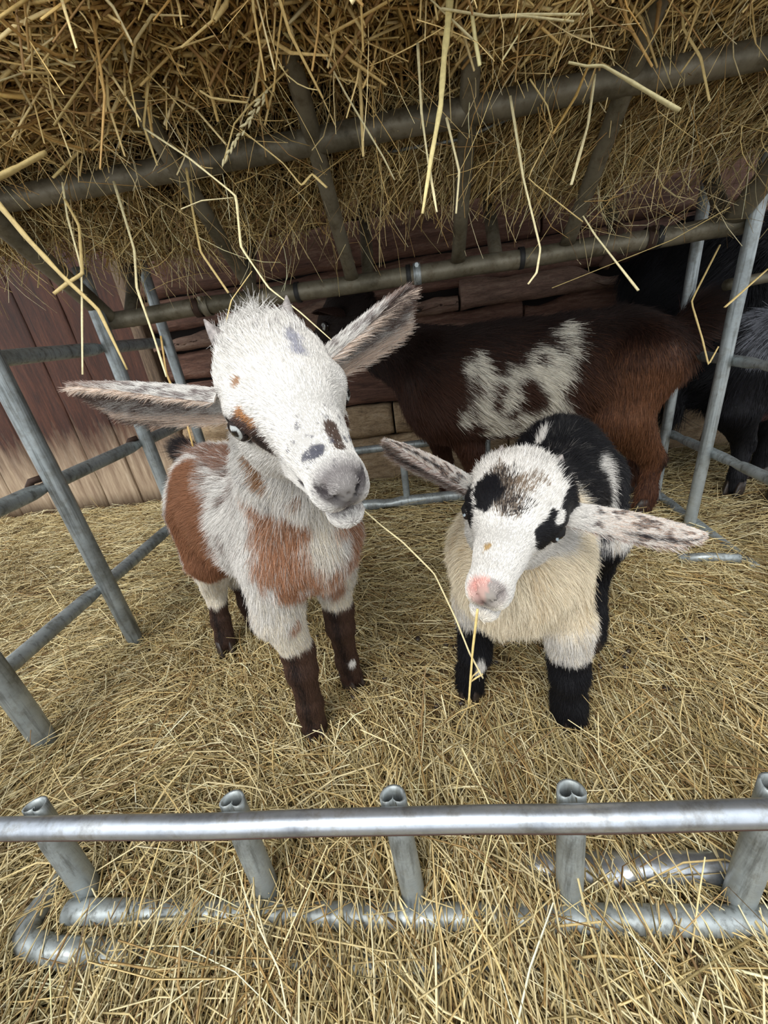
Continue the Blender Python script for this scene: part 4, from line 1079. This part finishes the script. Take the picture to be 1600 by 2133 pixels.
def build_feeder():
    root = tag(empty('hay_feeder', (0, .9, 0)), 'large weathered steel hay feeder with V shaped rack and side panels around the goats', 'feeder')
    D = STEEL_DULL
    rail('rail', (-.652, .900, .607), (.600, .905, .600), .0165, root, D, n=60, wob=.002)
    rail('rail', (-.90, .708, .770), (.95, .705, .752), .0152, root, D, n=70, wob=.002)
    for x in (-.31, -.11, .095, .293): rail('slat', rack(x, .012), rack(x+.005*np.sign(x), .62), .0122, root, D, pinch=(0,), n=30)
    for x, x2 in ((-.632, -.625), (.578, .565)): rail('slat', rack(x, .0), rack(x2, .62), .0175, root, D, pinch=(0,), n=30)
    for x in (-.60, -.33, -.08, .17, .39, .575): rail('slat', (x, .905, .598), (x, 1.27, 1.06), .0125, root, D, n=24)
    v, f = tube_geo(np.array([at(800, 318, .60), at(960, 290, .58), at(1120, 222, .565)]), .0022, 8); mesh_obj('tie_rod', v, f, STEEL, root)
    # left side panel
    X = -.632
    for y, zt, r_ in ((.376, .60, .0165), (.600, .66, .0150), (.862, .70, .0140), (1.078, .74, .0130)):
        rail('post', (X, y, -.015), (X, y, zt), r_, root, STEEL, n=30, pinch=(0,))
    for z in (.130, .345, .552): rail('rail', (X-.024, -.05 if z < .5 else .2, z-.004), (X-.020, 1.10, z+.008), .0125, root, STEEL, n=90, pinch=(.37, .565, .79, .98) if z < .5 else (.2, .45, .74, .98))
    for y in (.376, .600, .862):
        v, f = tube_geo(np.array([[X-.040, y-.012, .352], [X-.034, y-.008, .362], [X-.020, y, .364]]), .006, 8); mesh_obj('hook', v, f, RUST, root)
    # right side panel
    X = .600
    for y, r_ in ((.879, .0120), (1.030, .0115), (.58, .0125), (.33, .0125)): rail('post', (X, y, -.015), (X, y, .80), r_, root, STEEL, n=30, pinch=(0,))
    for z, y0 in ((.182, .2), (.372, .2), (.012, .70)): rail('rail', (X+.018, y0, z-.012), (X+.018, 1.04, z), .0105, root, STEEL, n=60, pinch=(.73, .95))
    rail('rail', (X+.022, .95, .505), (X+.60, 1.12, .525), .0105, root, D)
    # back panel
    rail('rail', (-.66, 1.125, .020), (.61, 1.165, .020), .0175, root, STEEL, n=50, pinch=(.42,)); rail('rail', (-.66, 1.150, .195), (.61, 1.160, .195), .0115, root, STEEL, n=50, pinch=(.45, .6))
    for x in (-.068, .18, -.36): rail('post', (x, 1.148, .0), (x, 1.150, .195), .0105, root, STEEL, pinch=(0, 1))
    v = np.array([[-.03, -.03, 0], [.03, -.03, 0], [.03, .03, 0], [-.03, .03, 0], [-.03, -.03, .004], [.03, -.03, .004], [.03, .03, .004], [-.03, .03, .004]])*[1.1, .6, 1]
    f = [(3, 2, 1, 0), (4, 5, 6, 7), (0, 1, 5, 4), (1, 2, 6, 5), (2, 3, 7, 6), (3, 0, 4, 7)]
    mesh_obj('foot_plate', v+np.array([.60, .879, .002]), f, STEEL, root, smooth=False)
    v, f = tube_geo(np.array([[.50, .745, .006], [.55, .735, .012], [.60, .72, .012]]), .010, 10); mesh_obj('foot_tube', v, f, STEEL, root)
    # clamps along the lower rail
    yz = lambda x: np.array([x, .900+.004*(x+.65), .607-.0056*(x+.65)])
    for px, m, s_ in ((432, STEEL_DULL, True), (414, RUST, False), (620, BLACKMAT, False), (868, STEEL, True), (852, BLACKMAT, False), (1084, BLACKMAT, False), (1350, RUST, True), (1368, BLACKMAT, False)):
        x = onx = None
        xs = np.linspace(-.64, .6, 600); P = np.array([yz(q) for q in xs]); c = (P-CAM)@RC; u = CX+F_PX*c[:, 0]/(-c[:, 2]); x = xs[np.argmin(abs(u-px))]
        clamp(root, yz(x), np.array([1, 0, 0]), .0172, m, s_, .014 if m is not BLACKMAT else .009)
    v, f = tube_geo(np.array([yz(.385)+[0, 0, .035], yz(.385), yz(.365)+[0, 0, -.035]]), .0105, 10); mesh_obj('strut', v, f, RUST, root)
    for px in (1075, 1165, 735, 600):
        pass
def build_panel():
    root = tag(empty('front_panel', (-.05, .19, 0)), 'low bright galvanised steel rail panel in the foreground, half buried in straw', 'fence')
    rail('top_rail', (-.72, .188, .1285), (.62, .188, .1745), .0094, root, STEEL_BRIGHT, n=70, wob=.0012, seg=24)
    rail('weld_seam', (-.72, .1795, .1248), (.62, .1795, .1708), .0010, root, RUST, n=90, wob=.0016, seg=6)
    for x, xt in ((-.405, -.414), (-.200, -.205), (-.050, -.055), (.097, .094), (.242, .246), (.40, .40)):
        v, f = open_tube((x, .193, -.005), (xt, .206, .153+.034*xt), .0118, .0096, 24, dent=.75)
        mesh_obj('post', v, f, STEEL, root, origin=(x, .19, 0))
    rail('bottom_rail', (-.415, .176, .010), (.60, .183, .016), .0108, root, STEEL, n=50, seg=20)
    a = np.linspace(0, np.pi/2, 8)
    pts = [[-.36, .148, .004], [-.41, .148, .005]]+[[-.435-.02*math.sin(q), .152+.02*(1-math.cos(q)), .006] for q in a]+[[-.457, .20, 0], [-.457, .24, -.006]]
    v, f = tube_geo(np.array(pts), .0115, 16); mesh_obj('corner_tube', v, f, STEEL, root)
    rail('skid_rail', (-.40, .147, .003), (.10, .150, -.003), .0115, root, STEEL, n=40)
    rail('inner_rail', (.06, .219, .006), (.60, .222, .016), .0140, root, STEEL_BRIGHT, n=40, pinch=(.15,))

# ------------------------------------------------------------------ hay in the rack
def hay_off(x, s):
    p = np.stack([x, s, s*0], -1)
    o = -.055-.05*np.clip((.16-s)/.16, 0, 1)+.030*np.clip((s-.285)/.04, 0, 1)+.105*np.clip((s-.325)/.13, 0, 1)
    return o+.014*fbm(p, 7., 41, 3)
def hay_P(x, s, o):
    return np.stack([x, AY-s*math.cos(AL)-o*math.sin(AL), AZ+s*math.sin(AL)-o*math.cos(AL)], -1)
def hay_s0(x): return .060+.035*noise3(np.stack([x, x*0, x*0], -1), 6., 3)+.05*np.clip((-x-.35)/.3, 0, 1)+.03*np.clip((x-.3)/.2, 0, 1)
def build_hay():
    root = tag(empty('hay', (0, .75, .7)), 'thick golden hay packed into the overhead rack, cut ends facing out', 'hay', kind='stuff')
    xs = np.linspace(-.95, 1.05, 160); ss = np.linspace(0, 1, 60)
    X, T = np.meshgrid(xs, ss); S0 = hay_s0(X); S = S0+(T)*(.85-S0)
    O = hay_off(X, S)-.030
    P = hay_P(X, S, O); nx = len(xs)
    back = P.copy(); back[..., 1] = np.maximum(P[..., 1]+.16, .93+S*.40); back[..., 2] = P[..., 2]+.04
    V = np.concatenate([P.reshape(-1, 3), back.reshape(-1, 3)]); m = P.shape[0]*nx
    i, j = np.meshgrid(np.arange(len(ss)-1), np.arange(nx-1), indexing='ij'); a = (i*nx+j).ravel()
    f1 = np.stack([a, a+nx, a+1+nx, a+1], 1); f2 = f1[:, ::-1]+m
    j = np.arange(nx-1); f3 = np.stack([j, j+1, j+1+m, j+m], 1)
    i = np.arange(len(ss)-1)*nx; f4 = np.stack([i, i+m, i+nx+m, i+nx], 1); f5 = np.stack([i, i+nx, i+nx+m, i+m], 1)+nx-1
    tt = (len(ss)-1)*nx; f6 = np.stack([j+tt, j+m+tt, j+1+m+tt, j+1+tt], 1)
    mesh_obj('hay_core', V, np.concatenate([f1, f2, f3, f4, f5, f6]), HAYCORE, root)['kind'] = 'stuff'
    dirS = np.array([0, -math.cos(AL), math.sin(AL)]); nO = np.array([0, -math.sin(AL), -math.cos(AL)]); ex = np.array([1., 0, 0])
    pal = np.array([.12, .22, .20, .05, .20, .04, .13, .04])
    def batch(n, xr, sr, mode, L, W, lo, spread, seg=2, off=0., bright=1.):
        x = rng.uniform(*xr, n); s = rng.uniform(*sr, n); s0 = hay_s0(x); k = s > s0-.01; x, s = x[k], s[k]; n = len(x)
        o = hay_off(x, s)+rng.uniform(-.035, lo, n)*.8+off
        P = hay_P(x, s, o)
        if callable(mode): D = mode(x, s)
        else: D = np.tile(np.asarray(mode, float), (n, 1))
        D = D[:, :1]*ex+D[:, 1:2]*dirS+D[:, 2:3]*nO
        D = unit(D+rng.normal(size=(n, 3))*spread)
        c = pick_cols(n, pal, .20)*bright; c = c*np.array([1.03, .99, .90])
        o_ = straws('hay_stalks', P, D, rng.uniform(*L, n), rng.uniform(*W, n), c, root, bend=.22, kink=.45, seg=seg, side=4 if W[1] > .003 else 3)
        o_['kind'] = 'stuff'
    # lower, shaded part between the two rails
    batch(5500, (-.90, .08), (.03, .27), (.3, .6, .1), (.04, .13), (.0010, .0028), .015, .7, bright=1.12)
    batch(6500, (.0, 1.0), (.03, .27), (.62, .75, -.02), (.05, .16), (.0010, .0028), .012, .25, bright=1.05)
    # upper part: left bale lies sideways, middle shows cut ends, right runs diagonally; daylight painted in by a brighter tint
    batch(5000, (-.90, -.30), (.28, .62), (1., .12, .1), (.05, .16), (.0014, .0042), .03, .32, bright=1.3)
    batch(6500, (-.32, .14), (.28, .64), (.0, .55, 1.), (.03, .09), (.0018, .0048), .03, .36, bright=1.3)
    batch(7500, (.10, .95), (.26, .64), (.72, .6, .25), (.04, .14), (.0012, .0038), .03, .30, bright=1.25)
    batch(1100, (-.72, .7), (.31, .62), (.5, .3, .5), (.05, .15), (.0020, .0048), .035, .8, 3, .020, 1.5)
    batch(230, (-.70, .72), (.12, .60), (.1, -.5, .1), (.05, .15), (.0009, .0022), .03, .9, 4, .055, 1.7)
    batch(250, (-.72, .80), (.06, .34), (.05, -1., .2), (.07, .18), (.0006, .0014), .03, .55, 4, .065, 1.7)
    # loose stalks dangling below
    n = 560; x = rng.uniform(-.80, .72, n)*np.where(rng.random(n) < .3, 1, 1); s = hay_s0(x)+rng.random(n)**1.5*.28; P = hay_P(x, s, hay_off(x, s)+rng.uniform(0, .03, n))
    L = rng.uniform(.04, .13, n); D = unit(np.stack([rng.normal(size=n)*.55, rng.normal(size=n)*.25-.1, -np.ones(n)], -1))
    o_ = straws('dangling_stalks', P+D*L[:, None]*.42, D, L, rng.uniform(.0007, .0019, n), pick_cols(n, None, .2)*1.15, root, bend=.25, kink=.6, seg=4); o_['kind'] = 'stuff'
    n = 260; x = rng.uniform(.30, .72, n); s = rng.uniform(.02, .2, n); P = hay_P(x, s, rng.uniform(-.02, .02, n))
    L = rng.uniform(.04, .14, n); D = unit(np.stack([rng.normal(size=n), rng.normal(size=n)*.4, rng.normal(size=n)], -1))
    o_ = straws('dangling_stalks', P, D, L, rng.uniform(.0006, .0013, n), pick_cols(n, None, .2), root, bend=.25, kink=.6, seg=3); o_['kind'] = 'stuff'

PALE = lin((232, 222, 178)); MIDC = lin((206, 184, 126)); GOLD = lin((188, 156, 92))
def stalk(px, t0, t1, w0, w1, col, label, name='straw_stalk', cat='straw'):
    """one individual stalk through picture points, receding from depth t0 to t1; widths in px"""
    px = np.array(px, float); d = np.r_[0, np.cumsum(np.linalg.norm(np.diff(px, axis=0), axis=1))]; d /= d[-1]
    T = t0+(t1-t0)*d; P = np.array([at(a, b, t) for (a, b), t in zip(px, T)])
    # densify, keep the kinks nearly sharp
    Q = []; R = []
    for i in range(len(P)-1):
        for k in (0., .08, .5, .92):
            q = P[i]+(P[i+1]-P[i])*k; Q.append(q); R.append(d[i]+(d[i+1]-d[i])*k)
    Q.append(P[-1]); R.append(1.); Q = np.array(Q); R = np.array(R)
    Q[1:-1] = Q[1:-1]*.6+.2*(Q[2:]+Q[:-2])
    w0 = w0*(.78 if w0 < 12 else .9); w1 = w1*(.78 if w1 < 12 else .9)
    r_ = (w0+(w1-w0)*R)/2*(t0+(t1-t0)*R)/F_PX*(1+.12*np.sin(R*37))
    v, f = tube_geo(Q, r_, 7, True, np.full(len(Q), .6))
    o = mesh_obj(name, v, f, STRAW, None, np.tile(col, (len(v), 1)), origin=P[0])
    if label: tag(o, label, cat)
    return o
def build_stalks():
    S = [
        ([(302, 268), (395, 330), (492, 408), (502, 515), (560, 600), (625, 650), (690, 708)], .42, .315, 8, 4, PALE, 'long pale kinked straw hanging from the rack down to the spotted kid'),
        ([(485, 412), (420, 418), (377, 436)], .40, .39, 4, 6, PALE, 'short pale straw sticking left from the long kinked straw above the spotted kid'),
        ([(-20, 405), (60, 500), (130, 575), (205, 645), (265, 770)], .38, .44, 14, 6, MIDC, 'thick yellow straw hanging diagonally at the left edge below the hay'),
        ([(237, 378), (280, 520), (285, 600), (320, 700), (347, 785)], .50, .46, 6, 5, PALE, 'long thin pale straw hanging just left of the lower rail end'),
        ([(335, 700), (347, 780), (385, 865), (402, 930)], .50, .50, 5, 5, GOLD, 'golden straw hanging behind the left ear of the spotted kid'),
        ([(130, 380), (140, 450), (170, 560), (172, 780)], .48, .46, 5, 5, PALE, 'thin straight straw hanging in front of the left red boards'),
        ([(135, 415), (165, 470), (172, 570), (140, 590), (112, 612)], .46, .45, 6, 9, MIDC, 'bent pale straw with a hooked bundle end at the upper left'),
        ([(388, 350), (400, 430), (418, 525), (476, 610)], .50, .47, 6, 6, MIDC, 'pale straw ending above the horn buds of the spotted kid'),
        ([(618, -15), (680, 120), (720, 195), (800, 330), (822, 375)], .40, .48, 7, 5, PALE, 'bright straight straw running down right across the middle of the hay'),
        ([(310, -10), (311, 100), (308, 180), (299, 262), (328, 345)], .41, .45, 8, 5, MIDC, 'upright pale straw in front of the hay left of the middle'),
        ([(938, -10), (932, 60), (925, 120), (918, 220), (898, 330), (880, 445)], .37, .40, 16, 7, lin((236, 222, 160)), 'thickest bright yellow straw bundle hanging vertically in the centre of the hay'),
        ([(893, 345), (902, 395), (910, 442)], .40, .40, 8, 5, PALE, 'short bright straw forking right from the end of the thick central straw'),
        ([(870, 90), (878, 235), (893, 345)], .40, .42, 7, 5, PALE, 'thin bright straw just left of the thick central straw'),
        ([(930, 245), (957, 358), (950, 445)], .42, .44, 6, 5, PALE, 'slightly bent bright straw just right of the thick central straw'),
        ([(1063, 200), (1090, 370), (1126, 518), (1118, 568), (1100, 592)], .44, .46, 6, 5, PALE, 'long pale straw hanging between the two middle slats with a curled end'),
        ([(1104, 165), (1140, 220), (1152, 268), (1099, 372), (1214, 462)], .42, .46, 6, 6, MIDC, 'zigzag pale straw right of the rack centre'),
        ([(1240, 100), (1200, 200), (1152, 278)], .43, .43, 8, 8, GOLD, 'golden straight straw slanting down left over the thick upper rail'),
        ([(1184, 130), (1222, 138), (1257, 137), (1330, 180), (1415, 231)], .38, .38, 8, 17, lin((214, 204, 158)), 'thick pale bent stalk lying across the upper rail at the right'),
        ([(1240, 155), (1225, 260), (1190, 385)], .44, .44, 5, 8, PALE, 'straight bright straw hanging over the fourth slat'),
        ([(1420, 10), (1424, 60), (1460, 120), (1478, 210)], .42, .43, 6, 7, MIDC, 'curved pale straw at the upper right over the thick rail'),
        ([(1498, 38), (1418, 152)], .42, .44, 7, 8, MIDC, 'short straight straw slanting down left at the upper right'),
        ([(1215, 450), (1240, 490), (1330, 605)], .50, .48, 5, 10, PALE, 'pale straw pointing down at the back of the brown goat'),
        ([(1520, 432), (1400, 500), (1300, 540), (1150, 600)], .56, .62, 4, 4, MIDC, 'long thin straw lying across the right end of the lower rail'),
        ([(1500, 510), (1440, 628), (1463, 705), (1476, 760), (1497, 722)], .60, .60, 4, 4, MIDC, 'thin kinked straw hanging in front of the black goats'),
        ([(1600, 560), (1510, 640)], .50, .50, 5, 7, MIDC, 'short pale straw at the right edge beside the nearer fence post'),
        ([(500, 268), (590, 340), (628, 387), (650, 362), (681, 391)], .42, .44, 5, 8, MIDC, 'zigzag straw ending near the second slat below the upper rail'),
        ([(418, 190), (440, 204), (470, 209), (516, 214)], .40, .40, 10, 8, MIDC, 'short thick pale stalk jutting out of the cut hay left of the centre'),
        ([(224, 78), (284, 130), (330, 175), (385, 232)], .41, .43, 6, 7, MIDC, 'straight pale straw slanting down right at the upper left'),
        ([(230, 88), (175, 170), (112, 262)], .40, .42, 6, 8, MIDC, 'straight golden straw slanting down left at the upper left'),
        ([(245, 122), (95, 135), (-10, 172)], .41, .40, 6, 6, PALE, 'long nearly level straw over the sideways hay at the upper left'),
        ([(95, 318), (40, 348), (-20, 378)], .40, .38, 16, 22, MIDC, 'thickest flat stalk at the left edge just above the upper rail'),
        ([(525, 565), (482, 625), (468, 684)], .36, .35, 4, 6, MIDC, 'small curved straw touching the crown of the spotted kid'),
        ([(1215, 30), (1100, 30), (1020, 34), (920, 18)], .36, .37, 7, 10, PALE, 'long bright level straw along the top edge of the hay'),
        ([(888, -10), (985, 83)], .37, .38, 6, 9, PALE, 'bright short straw slanting down right near the top centre'),
        ([(1195, 45), (1090, 33), (1040, 36)], .365, .365, 7, 9, PALE, 'second bright level straw just under the long one at the top'),
        ([(757, 1062), (795, 1095), (840, 1130), (905, 1195), (950, 1290), (978, 1360), (1006, 1412)], .258, .30, 6, 8, lin((228, 216, 172)), 'long bent pale straw held in the mouth of the spotted kid'),
        ([(995, 1268), (985, 1350), (976, 1470)], .283, .300, 6, 5, lin((206, 186, 124)), 'thin straight straw hanging from the mouth of the black and white kid'),
        ([(1125, 1850), (1150, 1890), (1195, 1955), (1255, 2035)], .372, .350, 8, 24, lin((214, 190, 132)), 'broad flat stalk lying over the bottom rail at the right foreground'),
        ([(1000, 1395), (985, 1408), (978, 1422), (992, 1412), (1006, 1404)], .300, .300, 4, 5, MIDC, 'tiny curled leaf at the end of the long mouth straw'),
    ]
    for p, a, b, w0, w1, c, lb in S: stalk(p, a, b, w0, w1, c, lb)
    # an oat-like seed head
    root = tag(empty('seed_head', tuple(at(510, 230, .42))), 'dry grass seed head hanging left of the rack centre above the upper rail', 'straw')
    pts = np.array([at(*q, .42) for q in ((600, 145), (560, 185), (520, 220), (488, 258), (468, 330))]); v, f = tube_geo(pts, .0009, 6); mesh_obj('stem', v, f, STRAW, root, np.tile(MIDC, (len(v), 1)))
    for k in range(22):
        t = k/21; i = min(int(t*3.2)+1, 3); c = pts[1]+(pts[4]-pts[1])*t+rng.normal(size=3)*.001
        d = unit((pts[4]-pts[1])+rng.normal(size=3)*.02); L = .009; w_ = .0014
        v, f = tube_geo(np.array([c, c+d*L*.3, c+d*L*.7, c+d*L]), np.array([.2, 1, .8, .1])*w_, 6); mesh_obj('grain', v, f, STRAW, root, np.tile(PALE*.9, (len(v), 1)))

def build_debris():
    g = []
    for k in range(60):
        x, y = rng.uniform(-.3, .45), rng.uniform(.25, .6); z = float(ground_z(np.array([x]), np.array([y]))[0])+.008
        r_ = rng.uniform(.0025, .0045); n = 8; d = unit(rng.normal(size=3)*[1, 1, .2]); c = np.array([x, y, z])
        g.append(tube_geo(np.array([c-d*r_*1.4, c-d*r_*.8, c+d*r_*.8, c+d*r_*1.4]), np.array([.3, 1, 1, .3])*r_, 8))
    v, f = join_geo(g); o = mesh_obj('droppings', v, f, HOOF); tag(o, 'small dark pellets scattered on the straw between the kids', 'droppings', kind='stuff')

build_floor()
build_wall()
build_feeder()
build_panel()
brown_doe()
black_goat('far'); black_goat('near')
brown_white_kid()
black_white_kid()
build_hay()
floor_straw()
build_debris()
build_stalks()
